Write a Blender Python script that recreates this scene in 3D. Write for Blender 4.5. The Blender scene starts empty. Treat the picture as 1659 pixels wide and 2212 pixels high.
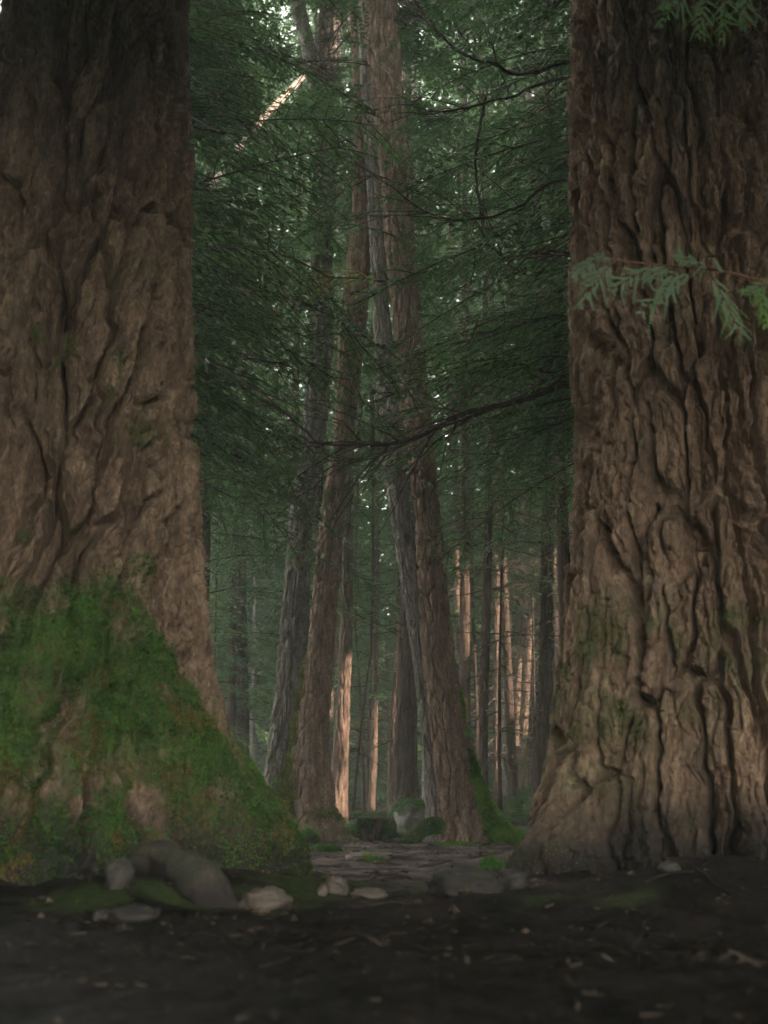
import bpy, math
import numpy as np
R = math.radians
rng = np.random.default_rng(11)
scene = bpy.context.scene
COL = scene.collection

# ------------------------------------------------------------------ camera model
F = 2457.8            # focal length in photo units (photo taken as 1659 x 2212)
PITCH = R(13.8)
CAMZ = 0.56
cp, sp = math.cos(PITCH), math.sin(PITCH)

def at(x, y, d):
    """photo point + real distance -> place in the forest"""
    xc, yc = (x - 829.5) / F, (1106 - y) / F
    s = d / (cp - yc * sp)
    return np.array([xc * s, d, CAMZ + s * (sp + yc * cp)])

def pxm(y, d):
    yc = (1106 - y) / F
    return d / (cp - yc * sp) / F

# sun: low, from the right and a little behind the camera
S = np.array([0.82, -0.54, 0.0]); S /= np.linalg.norm(S)
EL = R(29)
S = np.array([S[0] * math.cos(EL), S[1] * math.cos(EL), math.sin(EL)])

# ------------------------------------------------------------------ noise
def _h(ix, iy, iz, seed):
    n = (ix.astype(np.int64) * 374761393 + iy.astype(np.int64) * 668265263
         + iz.astype(np.int64) * 2147483647 + seed * 1274126177) & 0xFFFFFFFF
    n = ((n ^ (n >> 13)) * 1274126177) & 0xFFFFFFFF
    n = ((n ^ (n >> 16)) * 2246822519) & 0xFFFFFFFF
    return ((n ^ (n >> 15)) & 0xFFFFFF) / float(0xFFFFFF)

def vnoise(x, y, z, seed=0):
    ix, iy, iz = np.floor(x), np.floor(y), np.floor(z)
    fx, fy, fz = x - ix, y - iy, z - iz
    fx, fy, fz = [f * f * (3 - 2 * f) for f in (fx, fy, fz)]
    o = 0
    for dx in (0, 1):
        for dy in (0, 1):
            for dz in (0, 1):
                w = (fx if dx else 1 - fx) * (fy if dy else 1 - fy) * (fz if dz else 1 - fz)
                o = o + w * _h(ix + dx, iy + dy, iz + dz, seed)
    return o

def fbm(x, y, z, oct=4, seed=0):
    a, o, t = 0.5, 0, 0
    for k in range(oct):
        o = o + a * vnoise(x, y, z, seed + k * 17); t += a
        x, y, z, a = x * 2.03, y * 2.03, z * 2.03, a * 0.5
    return o / t

def cell(u, v, period, seed=0):
    iu, iv = np.floor(u), np.floor(v)
    f1 = np.full(u.shape, 9.0); f2 = np.full(u.shape, 9.0); cid = np.zeros(u.shape)
    z0 = np.zeros_like(iu)
    for du in (-1, 0, 1):
        for dv in (-1, 0, 1):
            cu, cv = iu + du, iv + dv
            wu = np.mod(cu, period) if period else cu
            px = cu + 0.1 + 0.8 * _h(wu, cv, z0, seed); py = cv + 0.1 + 0.8 * _h(wu, cv, z0 + 1, seed)
            d = np.hypot(u - px, v - py)
            n1 = d < f1
            f2 = np.where(n1, f1, np.minimum(f2, d))
            cid = np.where(n1, _h(wu, cv, z0 + 2, seed), cid)
            f1 = np.where(n1, d, f1)
    return f1, f2, cid

def smooth(a, b, x):
    t = np.clip((x - a) / (b - a), 0, 1)
    return t * t * (3 - 2 * t)

# ------------------------------------------------------------------ mesh building
class Geo:
    def __init__(self):
        self.v, self.f, self.m, self.a, self.n = [], [], [], [], 0
    def add(self, V, Fc, mat=0, tint=0.5):
        V = np.asarray(V, np.float32).reshape(-1, 3); Fc = np.asarray(Fc, np.int64)
        if not len(Fc): return
        self.v.append(V); self.f.append(Fc + self.n)
        self.m.append(np.full(len(Fc), mat, np.int32) if np.isscalar(mat) else np.asarray(mat, np.int32))
        self.a.append(np.full(len(V), tint, np.float32) if np.isscalar(tint) else np.asarray(tint, np.float32))
        self.n += len(V)
    def build(self, name, mats, parent=None, smooth_mats=(), attrs=None):
        V = np.concatenate(self.v) if self.v else np.zeros((0, 3), np.float32)
        if parent is not None:
            V = V - np.array(parent.location, np.float32)
        me = bpy.data.meshes.new(name)
        me.vertices.add(len(V)); me.vertices.foreach_set('co', np.ascontiguousarray(V, np.float32).ravel())
        li = np.concatenate([f.ravel() for f in self.f]).astype(np.int32)
        tot = np.concatenate([np.full(len(f), f.shape[1], np.int32) for f in self.f])
        st = np.concatenate([[0], np.cumsum(tot)[:-1]]).astype(np.int32)
        me.loops.add(len(li)); me.loops.foreach_set('vertex_index', li)
        me.polygons.add(len(tot)); me.polygons.foreach_set('loop_start', st)
        mi = np.concatenate(self.m)
        for m in mats: me.materials.append(m)
        me.polygons.foreach_set('material_index', mi)
        sm = np.isin(mi, list(smooth_mats))
        me.polygons.foreach_set('use_smooth', sm)
        at_ = me.attributes.new('tint', 'FLOAT', 'POINT')
        at_.data.foreach_set('value', np.concatenate(self.a))
        for k, arr in (attrs or {}).items():
            a = me.attributes.new(k, 'FLOAT', 'POINT'); a.data.foreach_set('value', np.asarray(arr, np.float32).ravel())
        me.update(calc_edges=True)
        o = bpy.data.objects.new(name, me); COL.objects.link(o)
        if parent is not None: o.parent = parent
        return o

def tag(o, label=None, cat=None, group=None, kind=None):
    if label: o['label'] = label
    if cat: o['category'] = cat
    if group: o['group'] = group
    if kind: o['kind'] = kind
    return o

def thing(name, loc, label, cat, group=None):
    o = bpy.data.objects.new(name, None); COL.objects.link(o)
    o.location = [float(c) for c in loc]; o.empty_display_size = 0.2
    return tag(o, label, cat, group)

def tube(P, r, n=6):
    P = np.asarray(P, float); r = np.broadcast_to(np.asarray(r, float), (len(P),))
    T = np.gradient(P, axis=0); T /= np.linalg.norm(T, axis=1)[:, None] + 1e-9
    up = np.array([0.13, 0.31, 0.94]); A = np.cross(T, up); A /= np.linalg.norm(A, axis=1)[:, None] + 1e-9
    B = np.cross(T, A)
    th = np.arange(n) / n * 2 * math.pi
    V = P[:, None] + r[:, None, None] * (np.cos(th)[None, :, None] * A[:, None] + np.sin(th)[None, :, None] * B[:, None])
    i = np.arange(len(P) - 1)[:, None] * n; j = np.arange(n)[None]; j2 = (j + 1) % n
    Fc = np.stack([i + j, i + j2, i + n + j2, i + n + j], -1).reshape(-1, 4)
    return V.reshape(-1, 3), Fc

def curve(pts, n):
    """Catmull-Rom through points"""
    P = np.asarray(pts, float); Q = np.vstack([2 * P[0] - P[1], P, 2 * P[-1] - P[-2]])
    out = []
    for t in np.linspace(0, len(P) - 1 - 1e-6, n):
        k = int(t); f = t - k; a, b, c, d = Q[k:k + 4]
        out.append(0.5 * (2 * b + (c - a) * f + (2 * a - 5 * b + 4 * c - d) * f * f + (3 * b - a - 3 * c + d) * f ** 3))
    return np.array(out)

# ------------------------------------------------------------------ materials
def newmat(name):
    m = bpy.data.materials.new(name); m.use_nodes = True
    nt = m.node_tree; nt.nodes.clear()
    return m, nt, nt.nodes, nt.links

def ramp(N, stops):
    r = N.new('ShaderNodeValToRGB'); e = r.color_ramp.elements
    while len(e) < len(stops): e.new(0.5)
    for el, (p, c) in zip(e, stops): el.position = p; el.color = (*c, 1)
    return r

def noise(N, L, co, scale, detail=4, rough=0.55, stretch=None):
    n = N.new('ShaderNodeTexNoise'); n.inputs['Scale'].default_value = scale
    n.inputs['Detail'].default_value = detail; n.inputs['Roughness'].default_value = rough
    if stretch:
        mp = N.new('ShaderNodeMapping'); mp.inputs['Scale'].default_value = stretch
        L.new(co, mp.inputs['Vector']); co = mp.outputs['Vector']
    L.new(co, n.inputs['Vector']); return n

def mixc(N, L, fac, a, b):
    m = N.new('ShaderNodeMix'); m.data_type = 'RGBA'
    for sock, val in ((m.inputs[0], fac), (m.inputs[6], a), (m.inputs[7], b)):
        if hasattr(val, 'is_linked'): L.new(val, sock)
        elif isinstance(val, (int, float)): sock.default_value = val
        else: sock.default_value = (*val, 1)
    return m.outputs[2]

def bark_mat(name, dark, mid, light, lichen=None, lich_amt=0.0, scale=1.0, bump=0.4, moss=((0.025, 0.052, 0.016), (0.075, 0.15, 0.035))):
    m, nt, N, L = newmat(name)
    tc = N.new('ShaderNodeTexCoord'); co = tc.outputs['Object']
    n1 = noise(N, L, co, 9 * scale, 6, 0.62, (1, 1, 0.28))
    n2 = noise(N, L, co, 42 * scale, 5, 0.65, (1, 1, 0.4))
    c1 = ramp(N, [(0.30, dark), (0.50, mid), (0.72, light)]); L.new(n1.outputs['Fac'], c1.inputs['Fac'])
    c2 = ramp(N, [(0.30, (0.42, 0.39, 0.37)), (0.5, (.95, .95, .95)), (0.70, (1.7, 1.66, 1.6))]); L.new(n2.outputs['Fac'], c2.inputs['Fac'])
    mul = N.new('ShaderNodeMix'); mul.data_type = 'RGBA'; mul.blend_type = 'MULTIPLY'; mul.inputs[0].default_value = 0.9
    L.new(c1.outputs['Color'], mul.inputs[6]); L.new(c2.outputs['Color'], mul.inputs[7])
    col = mul.outputs[2]
    if lichen:
        n3 = noise(N, L, co, 3.2 * scale, 6, 0.7)
        r3 = ramp(N, [(0.5, (0, 0, 0)), (0.68, (lich_amt,) * 3)]); L.new(n3.outputs['Fac'], r3.inputs['Fac'])
        col = mixc(N, L, r3.outputs['Color'], col, lichen)
    at_ = N.new('ShaderNodeAttribute'); at_.attribute_name = 'moss'
    n4 = noise(N, L, co, 14, 5, 0.7)
    mc = ramp(N, [(0.3, moss[0]), (0.7, moss[1])]); L.new(n4.outputs['Fac'], mc.inputs['Fac'])
    col = mixc(N, L, at_.outputs['Fac'], col, mc.outputs['Color'])
    a2 = N.new('ShaderNodeAttribute'); a2.attribute_name = 'soil'
    col = mixc(N, L, a2.outputs['Fac'], col, (0.03, 0.026, 0.0245))
    p = N.new('ShaderNodeBsdfPrincipled'); p.inputs['Roughness'].default_value = 0.85
    p.inputs['Specular IOR Level'].default_value = 0.25
    L.new(col, p.inputs['Base Color'])
    b = N.new('ShaderNodeBump'); b.inputs['Strength'].default_value = bump; b.inputs['Distance'].default_value = 0.02
    L.new(n2.outputs['Fac'], b.inputs['Height']); L.new(b.outputs['Normal'], p.inputs['Normal'])
    o = N.new('ShaderNodeOutputMaterial'); L.new(p.outputs[0], o.inputs['Surface'])
    return m

def leaf_mat(name, stops, rough=0.45, trans=0.3, spec=0.5):
    m, nt, N, L = newmat(name)
    at_ = N.new('ShaderNodeAttribute'); at_.attribute_name = 'tint'
    c = ramp(N, stops); L.new(at_.outputs['Fac'], c.inputs['Fac'])
    p = N.new('ShaderNodeBsdfPrincipled'); p.inputs['Roughness'].default_value = rough
    p.inputs['Specular IOR Level'].default_value = spec
    L.new(c.outputs['Color'], p.inputs['Base Color'])
    t = N.new('ShaderNodeBsdfTranslucent'); L.new(c.outputs['Color'], t.inputs['Color'])
    mx = N.new('ShaderNodeMixShader'); mx.inputs[0].default_value = trans
    L.new(p.outputs[0], mx.inputs[1]); L.new(t.outputs[0], mx.inputs[2])
    o = N.new('ShaderNodeOutputMaterial'); L.new(mx.outputs[0], o.inputs['Surface'])
    return m

M = {}
M['giant_l'] = bark_mat('bark_giant_warm', (0.095, 0.063, 0.046), (0.205, 0.143, 0.102), (0.38, 0.282, 0.195), (0.13, 0.12, 0.06), 0.6, 1.0, .8)
M['giant_r'] = bark_mat('bark_giant_red', (0.108, 0.068, 0.048), (0.25, 0.170, 0.119), (0.45, 0.325, 0.228), (0.16, 0.15, 0.11), 0.5, 1.0, .8)
M['grey'] = bark_mat('bark_grey_ridged', (0.09, 0.079, 0.072), (0.21, 0.187, 0.17), (0.37, 0.34, 0.305), (0.16, 0.17, 0.14), 0.5, 1.6, .6)
M['brown'] = bark_mat('bark_brown', (0.10, 0.066, 0.050), (0.215, 0.148, 0.112), (0.36, 0.265, 0.205), (0.15, 0.14, 0.11), 0.35, 1.6, .6)
M['far'] = bark_mat('bark_far_red', (0.06, 0.041, 0.032), (0.135, 0.092, 0.070), (0.235, 0.165, 0.125), None, 0, 1.5, 0.3)
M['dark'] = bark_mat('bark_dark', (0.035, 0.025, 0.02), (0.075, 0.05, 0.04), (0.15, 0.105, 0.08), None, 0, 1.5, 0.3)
M['bleached'] = bark_mat('wood_bleached', (0.40, 0.32, 0.27), (0.55, 0.46, 0.40), (0.66, 0.57, 0.50), None, 0, 2.0, 0.2)
M['twig'] = bark_mat('twig_bark', (0.03, 0.024, 0.02), (0.06, 0.045, 0.035), (0.11, 0.085, 0.065), None, 0, 2, 0.1)
M['twigpale'] = bark_mat('twig_bark_pale', (0.09, 0.07, 0.055), (0.17, 0.13, 0.10), (0.28, 0.22, 0.18), None, 0, 2, 0.1)
M['root'] = bark_mat('root_bark', (0.036, 0.031, 0.027), (0.075, 0.064, 0.055), (0.14, 0.12, 0.102), None, 0, 1.0, 0.5)
LEAF = [(0.0, (0.040, 0.105, 0.036)), (0.45, (0.076, 0.175, 0.058)), (0.8, (0.135, 0.27, 0.075)), (0.93, (0.19, 0.32, 0.08)), (1.0, (0.28, 0.15, 0.05))]
M['leaf'] = leaf_mat('hemlock_leaf', LEAF, .38, .35, .6)
M['cedar'] = leaf_mat('cedar_leaf', [(0.0, (0.20, 0.30, 0.21)), (0.5, (0.26, 0.40, 0.25)), (0.85, (0.16, 0.36, 0.08)), (1.0, (0.2, 0.42, 0.08))], 0.4, 0.3)
M['moss'] = leaf_mat('moss_leaf', [(0.0, (0.025, 0.058, 0.018)), (0.5, (0.052, 0.135, 0.032)), (0.85, (0.10, 0.25, 0.045)), (0.95, (0.16, 0.16, 0.04)), (1.0, (0.17, 0.10, 0.05))], 0.75, 0.25, 0.15)
M['mossbright'] = leaf_mat('moss_bright', [(0.0, (0.045, 0.095, 0.016)), (0.5, (0.10, 0.235, 0.028)), (0.85, (0.19, 0.42, 0.045)), (0.95, (0.25, 0.26, 0.05)), (1.0, (0.25, 0.15, 0.06))], 0.75, 0.25, 0.15)
M['mossolive'] = leaf_mat('moss_olive', [(0.0, (0.05, 0.065, 0.016)), (0.5, (0.12, 0.14, 0.03)), (0.85, (0.23, 0.24, 0.05)), (0.95, (0.25, 0.22, 0.06)), (1.0, (0.25, 0.15, 0.06))], 0.75, 0.25, 0.15)
M['litter'] = leaf_mat('litter_needles', [(0, (0.02, 0.016, 0.014)), (0.6, (0.06, 0.045, 0.035)), (1, (0.14, 0.105, 0.08))], 0.8, 0.0, 0.2)

def rock_mat(name, a, b, moss_cov):
    m, nt, N, L = newmat(name)
    tc = N.new('ShaderNodeTexCoord'); co = tc.outputs['Object']
    n1 = noise(N, L, co, 9, 8, 0.7)
    c1 = ramp(N, [(0.3, a), (0.7, b)]); L.new(n1.outputs['Fac'], c1.inputs['Fac'])
    at_ = N.new('ShaderNodeAttribute'); at_.attribute_name = 'moss'
    n4 = noise(N, L, co, 22, 5, 0.7)
    mc = ramp(N, [(0.3, (0.025, 0.055, 0.012)), (0.7, (0.075, 0.15, 0.025))]); L.new(n4.outputs['Fac'], mc.inputs['Fac'])
    col = mixc(N, L, at_.outputs['Fac'], c1.outputs['Color'], mc.outputs['Color'])
    p = N.new('ShaderNodeBsdfPrincipled'); p.inputs['Roughness'].default_value = 0.8
    L.new(col, p.inputs['Base Color'])
    b_ = N.new('ShaderNodeBump'); b_.inputs['Strength'].default_value = 0.5; b_.inputs['Distance'].default_value = 0.02
    L.new(n1.outputs['Fac'], b_.inputs['Height']); L.new(b_.outputs['Normal'], p.inputs['Normal'])
    o = N.new('ShaderNodeOutputMaterial'); L.new(p.outputs[0], o.inputs['Surface'])
    return m
M['rock'] = rock_mat('rock_grey', (0.025, 0.023, 0.021), (0.075, 0.067, 0.061), 0)
M['rockpale'] = rock_mat('rock_pale', (0.055, 0.053, 0.047), (0.16, 0.152, 0.135), 0)
M['rockdark'] = rock_mat('rock_dark', (0.015, 0.0135, 0.013), (0.05, 0.044, 0.041), 0)
M['rocktan'] = rock_mat('rock_tan', (0.075, 0.062, 0.053), (0.18, 0.146, 0.12), 0)

def soil_mat():
    m, nt, N, L = newmat('forest_soil')
    tc = N.new('ShaderNodeTexCoord'); co = tc.outputs['Object']
    n1 = noise(N, L, co, 2.6, 7, 0.7); n2 = noise(N, L, co, 26, 6, 0.7); n3 = noise(N, L, co, 120, 3, 0.6)
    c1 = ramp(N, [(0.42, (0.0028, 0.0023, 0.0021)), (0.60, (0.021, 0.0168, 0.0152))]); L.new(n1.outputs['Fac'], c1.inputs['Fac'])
    c2 = ramp(N, [(0.3, (0.55, 0.52, 0.5)), (0.55, (1, 1, 1)), (0.75, (1.5, 1.42, 1.35))]); L.new(n2.outputs['Fac'], c2.inputs['Fac'])
    mul = N.new('ShaderNodeMix'); mul.data_type = 'RGBA'; mul.blend_type = 'MULTIPLY'; mul.inputs[0].default_value = 1
    L.new(c1.outputs['Color'], mul.inputs[6]); L.new(c2.outputs['Color'], mul.inputs[7])
    at_ = N.new('ShaderNodeAttribute'); at_.attribute_name = 'moss'
    mc = ramp(N, [(0.3, (0.03, 0.05, 0.015)), (0.7, (0.08, 0.14, 0.03))]); L.new(n2.outputs['Fac'], mc.inputs['Fac'])
    ad_ = N.new('ShaderNodeAttribute'); ad_.attribute_name = 'lightened'  # light of the clearing painted into the soil colour
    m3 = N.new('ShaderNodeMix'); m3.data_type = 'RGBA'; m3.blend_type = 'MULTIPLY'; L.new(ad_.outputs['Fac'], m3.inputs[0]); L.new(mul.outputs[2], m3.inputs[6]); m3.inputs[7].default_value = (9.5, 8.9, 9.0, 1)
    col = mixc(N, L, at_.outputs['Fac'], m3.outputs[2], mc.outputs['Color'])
    p = N.new('ShaderNodeBsdfPrincipled')
    p.inputs['Specular IOR Level'].default_value = 0.15
    rr = N.new('ShaderNodeMapRange'); rr.inputs['To Min'].default_value = 0.5; rr.inputs['To Max'].default_value = 0.95
    L.new(n1.outputs['Fac'], rr.inputs['Value']); L.new(rr.outputs[0], p.inputs['Roughness'])
    L.new(col, p.inputs['Base Color'])
    b_ = N.new('ShaderNodeBump'); b_.inputs['Strength'].default_value = 0.6; b_.inputs['Distance'].default_value = 0.02
    ad = N.new('ShaderNodeMath'); ad.operation = 'ADD'; L.new(n2.outputs['Fac'], ad.inputs[0]); L.new(n3.outputs['Fac'], ad.inputs[1])
    L.new(ad.outputs[0], b_.inputs['Height']); L.new(b_.outputs['Normal'], p.inputs['Normal'])
    o = N.new('ShaderNodeOutputMaterial'); L.new(p.outputs[0], o.inputs['Surface'])
    return m
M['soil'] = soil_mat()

# ------------------------------------------------------------------ ground
def hgt(x, y):
    x = np.asarray(x, float); y = np.asarray(y, float)
    h = 0.10 * (fbm(x * 0.5, y * 0.5, x * 0, 3, 5) - 0.5) + 0.05 * (fbm(x * 2.5, y * 2.5, x * 0, 4, 9) - 0.5)
    h += 0.03 * (fbm(x * 9, y * 9, x * 0, 3, 12) - 0.5) + .10 * (fbm(x * 1.6, y * 1.6, x * 0, 3, 13) - .5) * smooth(7.5, 5.5, y)
    # soil heaped round the two giants, bank rising at the back right
    for cx, cy in ((-2.1, 7.2), (2.1, 7.2)):
        d = np.hypot(x - cx, y - cy)
        h += (0.05 + .28 * (fbm(x * 1.4 + cx, y * 1.4, x * 0, 3, 41) - .25)) * smooth(2.5, 1.15, d)
    nb = fbm(x * 1.9 + 3, y * 1.9, x * 0, 3, 47)
    h += .2 * np.clip(nb - .22, 0, 1) * np.exp(-((y - 5.75 - .5 * (nb - .5)) / .42) ** 2) * (smooth(.75, 1.5, x) + .7 * smooth(-1.5, -2.0, x))
    h += 0.05 * np.exp(-((x - 0.75) / 0.5) ** 2 - ((y - 5.6) / 0.45) ** 2)
    back = smooth(14.5, 26, y)
    h += back * (0.10 + 0.5 * smooth(0.8, 5, x) + 0.3 * smooth(-1.5, -6, x)) + back * 0.35 * (fbm(x * 0.9, y * 0.9, x * 0, 3, 31) - 0.5)
    h += 0.8 * smooth(30, 75, y)
    return h

def build_ground():
    def axis(knots):
        out = []
        for (a, b, s) in knots: out.append(np.arange(a, b - 1e-6, s))
        out.append([knots[-1][1]]); return np.concatenate(out)
    xs = axis([(-140, -20, 8), (-20, -6, 0.5), (-6, -2.5, 0.12), (-2.5, 2.5, 0.03), (2.5, 6, 0.12), (6, 20, 0.5), (20, 140, 8)])
    ys = axis([(-60, -2, 4), (-2, 1.8, 0.15), (1.8, 8, 0.03), (8, 15.5, 0.045), (15.5, 30, 0.2), (30, 60, 1), (60, 160, 8)])
    X, Y = np.meshgrid(xs, ys, indexing='ij'); Z = hgt(X, Y)
    nx, ny = X.shape
    V = np.stack([X, Y, Z], -1).reshape(-1, 3)
    i = np.arange(nx - 1)[:, None] * ny; j = np.arange(ny - 1)[None]
    Fc = np.stack([i + j, i + ny + j, i + ny + j + 1, i + j + 1], -1).reshape(-1, 4)
    mo = smooth(0.50, 0.62, fbm(X * 0.8, Y * 0.8, X * 0, 4, 77)) * smooth(13.5, 17, Y + 0.8 * np.abs(X - 0.3))
    mo = np.maximum(mo, 0.55 * smooth(0.5, 0.66, fbm(X * 2.2, Y * 2.2, X * 0, 4, 78)) * smooth(3.4, 2.4, np.abs(np.hypot(np.abs(X) - 2.1, Y - 7.2) - 0.9) * 2) * (Y < 7))
    g = Geo(); g.add(V, Fc, 0)
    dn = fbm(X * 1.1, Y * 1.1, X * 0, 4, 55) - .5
    lightened = smooth(1.6, .7, np.abs(X - .25) + 1.2 * dn) * smooth(5.2, 8.5, Y + 2 * dn) * smooth(17, 13, Y)  # lighter path for open-sky light, soil near the camera left dark as shade
    o = g.build('ground', [M['soil']], None, (0,), {'moss': mo, 'lightened': lightened})
    tag(o, 'dark bare forest floor with packed soil path', kind='structure')
build_ground()

# ------------------------------------------------------------------ sun corridors (gaps in the canopy through which the low sun reaches the trunks)
SPOTS = []
def spot(x, y, d, r): SPOTS.append((at(x, y, d), r))
for a in [(738, 1500, 20, .32), (732, 1580, 20, .30), (726, 1730, 20, .26), (770, 1490, 20.3, .4),
          (782, 1600, 25, .45), (785, 1700, 25, .4), (806, 1590, 26, .5), (803, 1690, 26, .45),
          (864, 1430, 24, .55), (862, 1520, 24, .5), (866, 1350, 24, .4),
          (1073, 1290, 26, .6), (1073, 1450, 26, .7), (1074, 1620, 26, .6), (1074, 1380, 26, .5),
          (1140, 1400, 34, .6), (1136, 1500, 34, .6), (1118, 1470, 32, .5), (1118, 1560, 32, .4),
          (985, 1300, 30, .5), (984, 1220, 30, .4),
          (640, 180, 17, .5), (610, 212, 17, .5), (575, 250, 17, .45),
          (722, 70, 15.5, .22), (722, 120, 15.5, .2),
          (520, 445, 19, .6), (590, 470, 19, .5), (650, 520, 18, .5), (500, 530, 18, .3), (820, 1265, 24, .4), (520, 1280, 14, .25),
          (430, 60, 24, .6), (520, 190, 22, .4), (905, 150, 24, .4)]:
    spot(*a)

CLEAR = [(at(x, y, d), r, 9) for x, y, d, r in [(648, 172, 17.5, .16), (628, 192, 17.4, .16), (608, 214, 17.2, .16), (588, 236, 17.1, .16), (566, 258, 17, .16), (520, 320, 16.7, .12), (470, 385, 16.4, .12), (715, 60, 15.2, .35), (715, 120, 15.2, .3), (645, 40, 15, .25), (660, 110, 15, .22)]] + [(at(x, y, 10.1), .13, 3.2) for x, y in [(1230, 826), (1180, 846), (1120, 868), (1060, 880), (1000, 891), (950, 915), (900, 938), (850, 948), (800, 952), (750, 950), (700, 945), (1180, 192), (1100, 212), (1030, 228), (960, 240), (1130, 440), (1085, 455), (1040, 465), (995, 460), (950, 450), (1045, 330), (1045, 400)]]  # boughs also cleared along sight lines toward the camera
def lit(P, grow=1.0):
    """True where a point stands in a sun gap or a cleared sight line"""
    P = np.asarray(P, float); out = np.zeros(len(P), bool)
    for T, r in SPOTS:
        w = P - T; t = w @ S
        d2 = (w * w).sum(1) - t * t
        k = np.where((t > 0.25) & (d2 < (1.35 * r * grow) ** 2))[0]
        if len(k):
            pp = P[k] - np.outer(t[k], S)          # dapple: ragged edge of the gap, constant along the beam
            out[k] |= d2[k] < (r * grow * (.6 + .9 * fbm(pp[:, 0] * 2.6, pp[:, 1] * 2.6, pp[:, 2] * 2.6, 2, 71))) ** 2
    for T, r, ln in CLEAR:
        D_ = np.array([0, 0, CAMZ]) - T; D_ /= np.linalg.norm(D_)
        w = P - T; t = w @ D_
        d2 = (w * w).sum(1) - t * t
        out |= (t > 0) & (t < ln) & (d2 < (r * (1 + t * -.03)) ** 2)
    return out

# ------------------------------------------------------------------ conifer boughs
def bough(L=2.2, nsec=17, nleaf=11, ll=0.066, lw=0.0145, seed=0, droop=0.28, flat=0.25):
    """one bough along +x: leaflets (diamonds) and its stems; returns (leafV n,4,3), (stemV, stemF)"""
    g = np.random.default_rng(seed)
    A = g.uniform(0.02, 0.16)
    def main(t): return np.stack([t * L, 0.05 * L * np.sin(t * 3 + seed), L * (A * t - (droop + A) * t * t)], -1)
    SV, SF, off = [], [], 0
    def stem(P, r0, r1, n=3):
        nonlocal off
        v, f = tube(P, np.linspace(r0, r1, len(P)), n); SV.append(v); SF.append(f + off); off += len(v)
    stem(main(np.linspace(0, 1, 9)), 0.011, 0.003, 4)
    leaves = []
    for side in (-1, 1):
        for k in range(nsec):
            t = (k + g.uniform(0.1, 0.9)) / nsec * 0.86 + 0.13
            l2 = L * (0.10 + 0.30 * (1 - t) ** 0.8) * g.uniform(0.6, 1.2) * min(1, (t - 0.02) * 5)
            if g.random() < 0.10: continue
            p0 = main(np.array([t]))[0]
            yaw = side * g.uniform(0.7, 1.15); pit = g.uniform(-0.35, 0.12)
            d = np.array([math.cos(yaw), math.sin(yaw), pit]); d /= np.linalg.norm(d)
            def sec(s): return p0 + s[:, None] * l2 * d + np.stack([0.12 * l2 * s * s, 0 * s, -0.35 * l2 * s * s], -1)
            stem(sec(np.array([0, .5, 1.])), 0.004, 0.0015, 3)
            nl = max(4, int(nleaf * l2 / (L * 0.28)))
            s = np.tile((np.arange(nl) + 0.4) / nl, 2); sd = np.repeat([-1, 1], nl)
            b = sec(s)
            lat = np.array([-math.sin(yaw), math.cos(yaw), 0]) * sd[:, None]
            ln = ll * (1.25 - 0.75 * s) * g.uniform(0.7, 1.35, 2 * nl) * (l2 / (L * 0.28)) ** 0.35
            dr = d * 0.75 + lat * g.uniform(0.55, 1.0, 2 * nl)[:, None] + g.normal(0, 0.16, (2 * nl, 3)) + np.array([0, 0, -0.18])
            dr /= np.linalg.norm(dr, axis=1)[:, None]
            nn = np.array([0, 0, 1.0]) + g.normal(0, flat, (2 * nl, 3))
            w = np.cross(dr, nn); w /= np.linalg.norm(w, axis=1)[:, None]
            hw = (lw * g.uniform(0.7, 1.3, 2 * nl))[:, None]
            tip = b + dr * ln[:, None] + np.array([0, 0, -0.012])
            midp = b + dr * (0.45 * ln)[:, None]
            leaves.append(np.stack([b, midp + w * hw, tip, midp - w * hw], 1))
    return np.concatenate(leaves), np.concatenate(SV), np.concatenate(SF)

FINE = [bough(seed=s, droop=0.2 + 0.05 * s) for s in range(5)]
MIDB = [bough(nsec=13, nleaf=8, ll=0.095, lw=0.024, seed=20 + s, droop=0.22 + 0.05 * s) for s in range(4)]
FARB = [bough(nsec=8, nleaf=5, ll=0.17, lw=0.036, seed=40 + s, droop=0.2 + 0.06 * s) for s in range(4)]

def put_bough(g, proto, base, az, pitch, scale, tint, roll=0.0, carve=1.25, leafmat=0, twigmat=1, gate=None):
    Lv, SV, SF = proto
    ca, sa, cq, sq = math.cos(az), math.sin(az), math.cos(pitch), math.sin(pitch)
    cr, sr = math.cos(roll), math.sin(roll)
    Rx = np.array([[1, 0, 0], [0, cr, -sr], [0, sr, cr]])
    Ry = np.array([[cq, 0, -sq], [0, 1, 0], [sq, 0, cq]])
    Rz = np.array([[ca, -sa, 0], [sa, ca, 0], [0, 0, 1]])
    Mx = (Rz @ Ry @ Rx) * scale
    W = Lv.reshape(-1, 3) @ Mx.T + base
    W = W.reshape(-1, 4, 3)
    c = W[:, 0]
    keep = np.ones(len(W), bool)
    if carve: keep &= ~lit(c, carve)
    if gate is not None: keep &= gate(c)
    W = W[keep]
    if len(W):
        tv = np.clip(tint + rng.normal(0, 0.07, len(W)), 0, 1)
        g.add(W.reshape(-1, 3), np.arange(len(W) * 4).reshape(-1, 4), leafmat, np.repeat(tv, 4))
    SVw = SV @ Mx.T + base
    if gate is None or gate(SVw[:1])[0]:
        g.add(SVw, SF, twigmat, 0.3)

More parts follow.
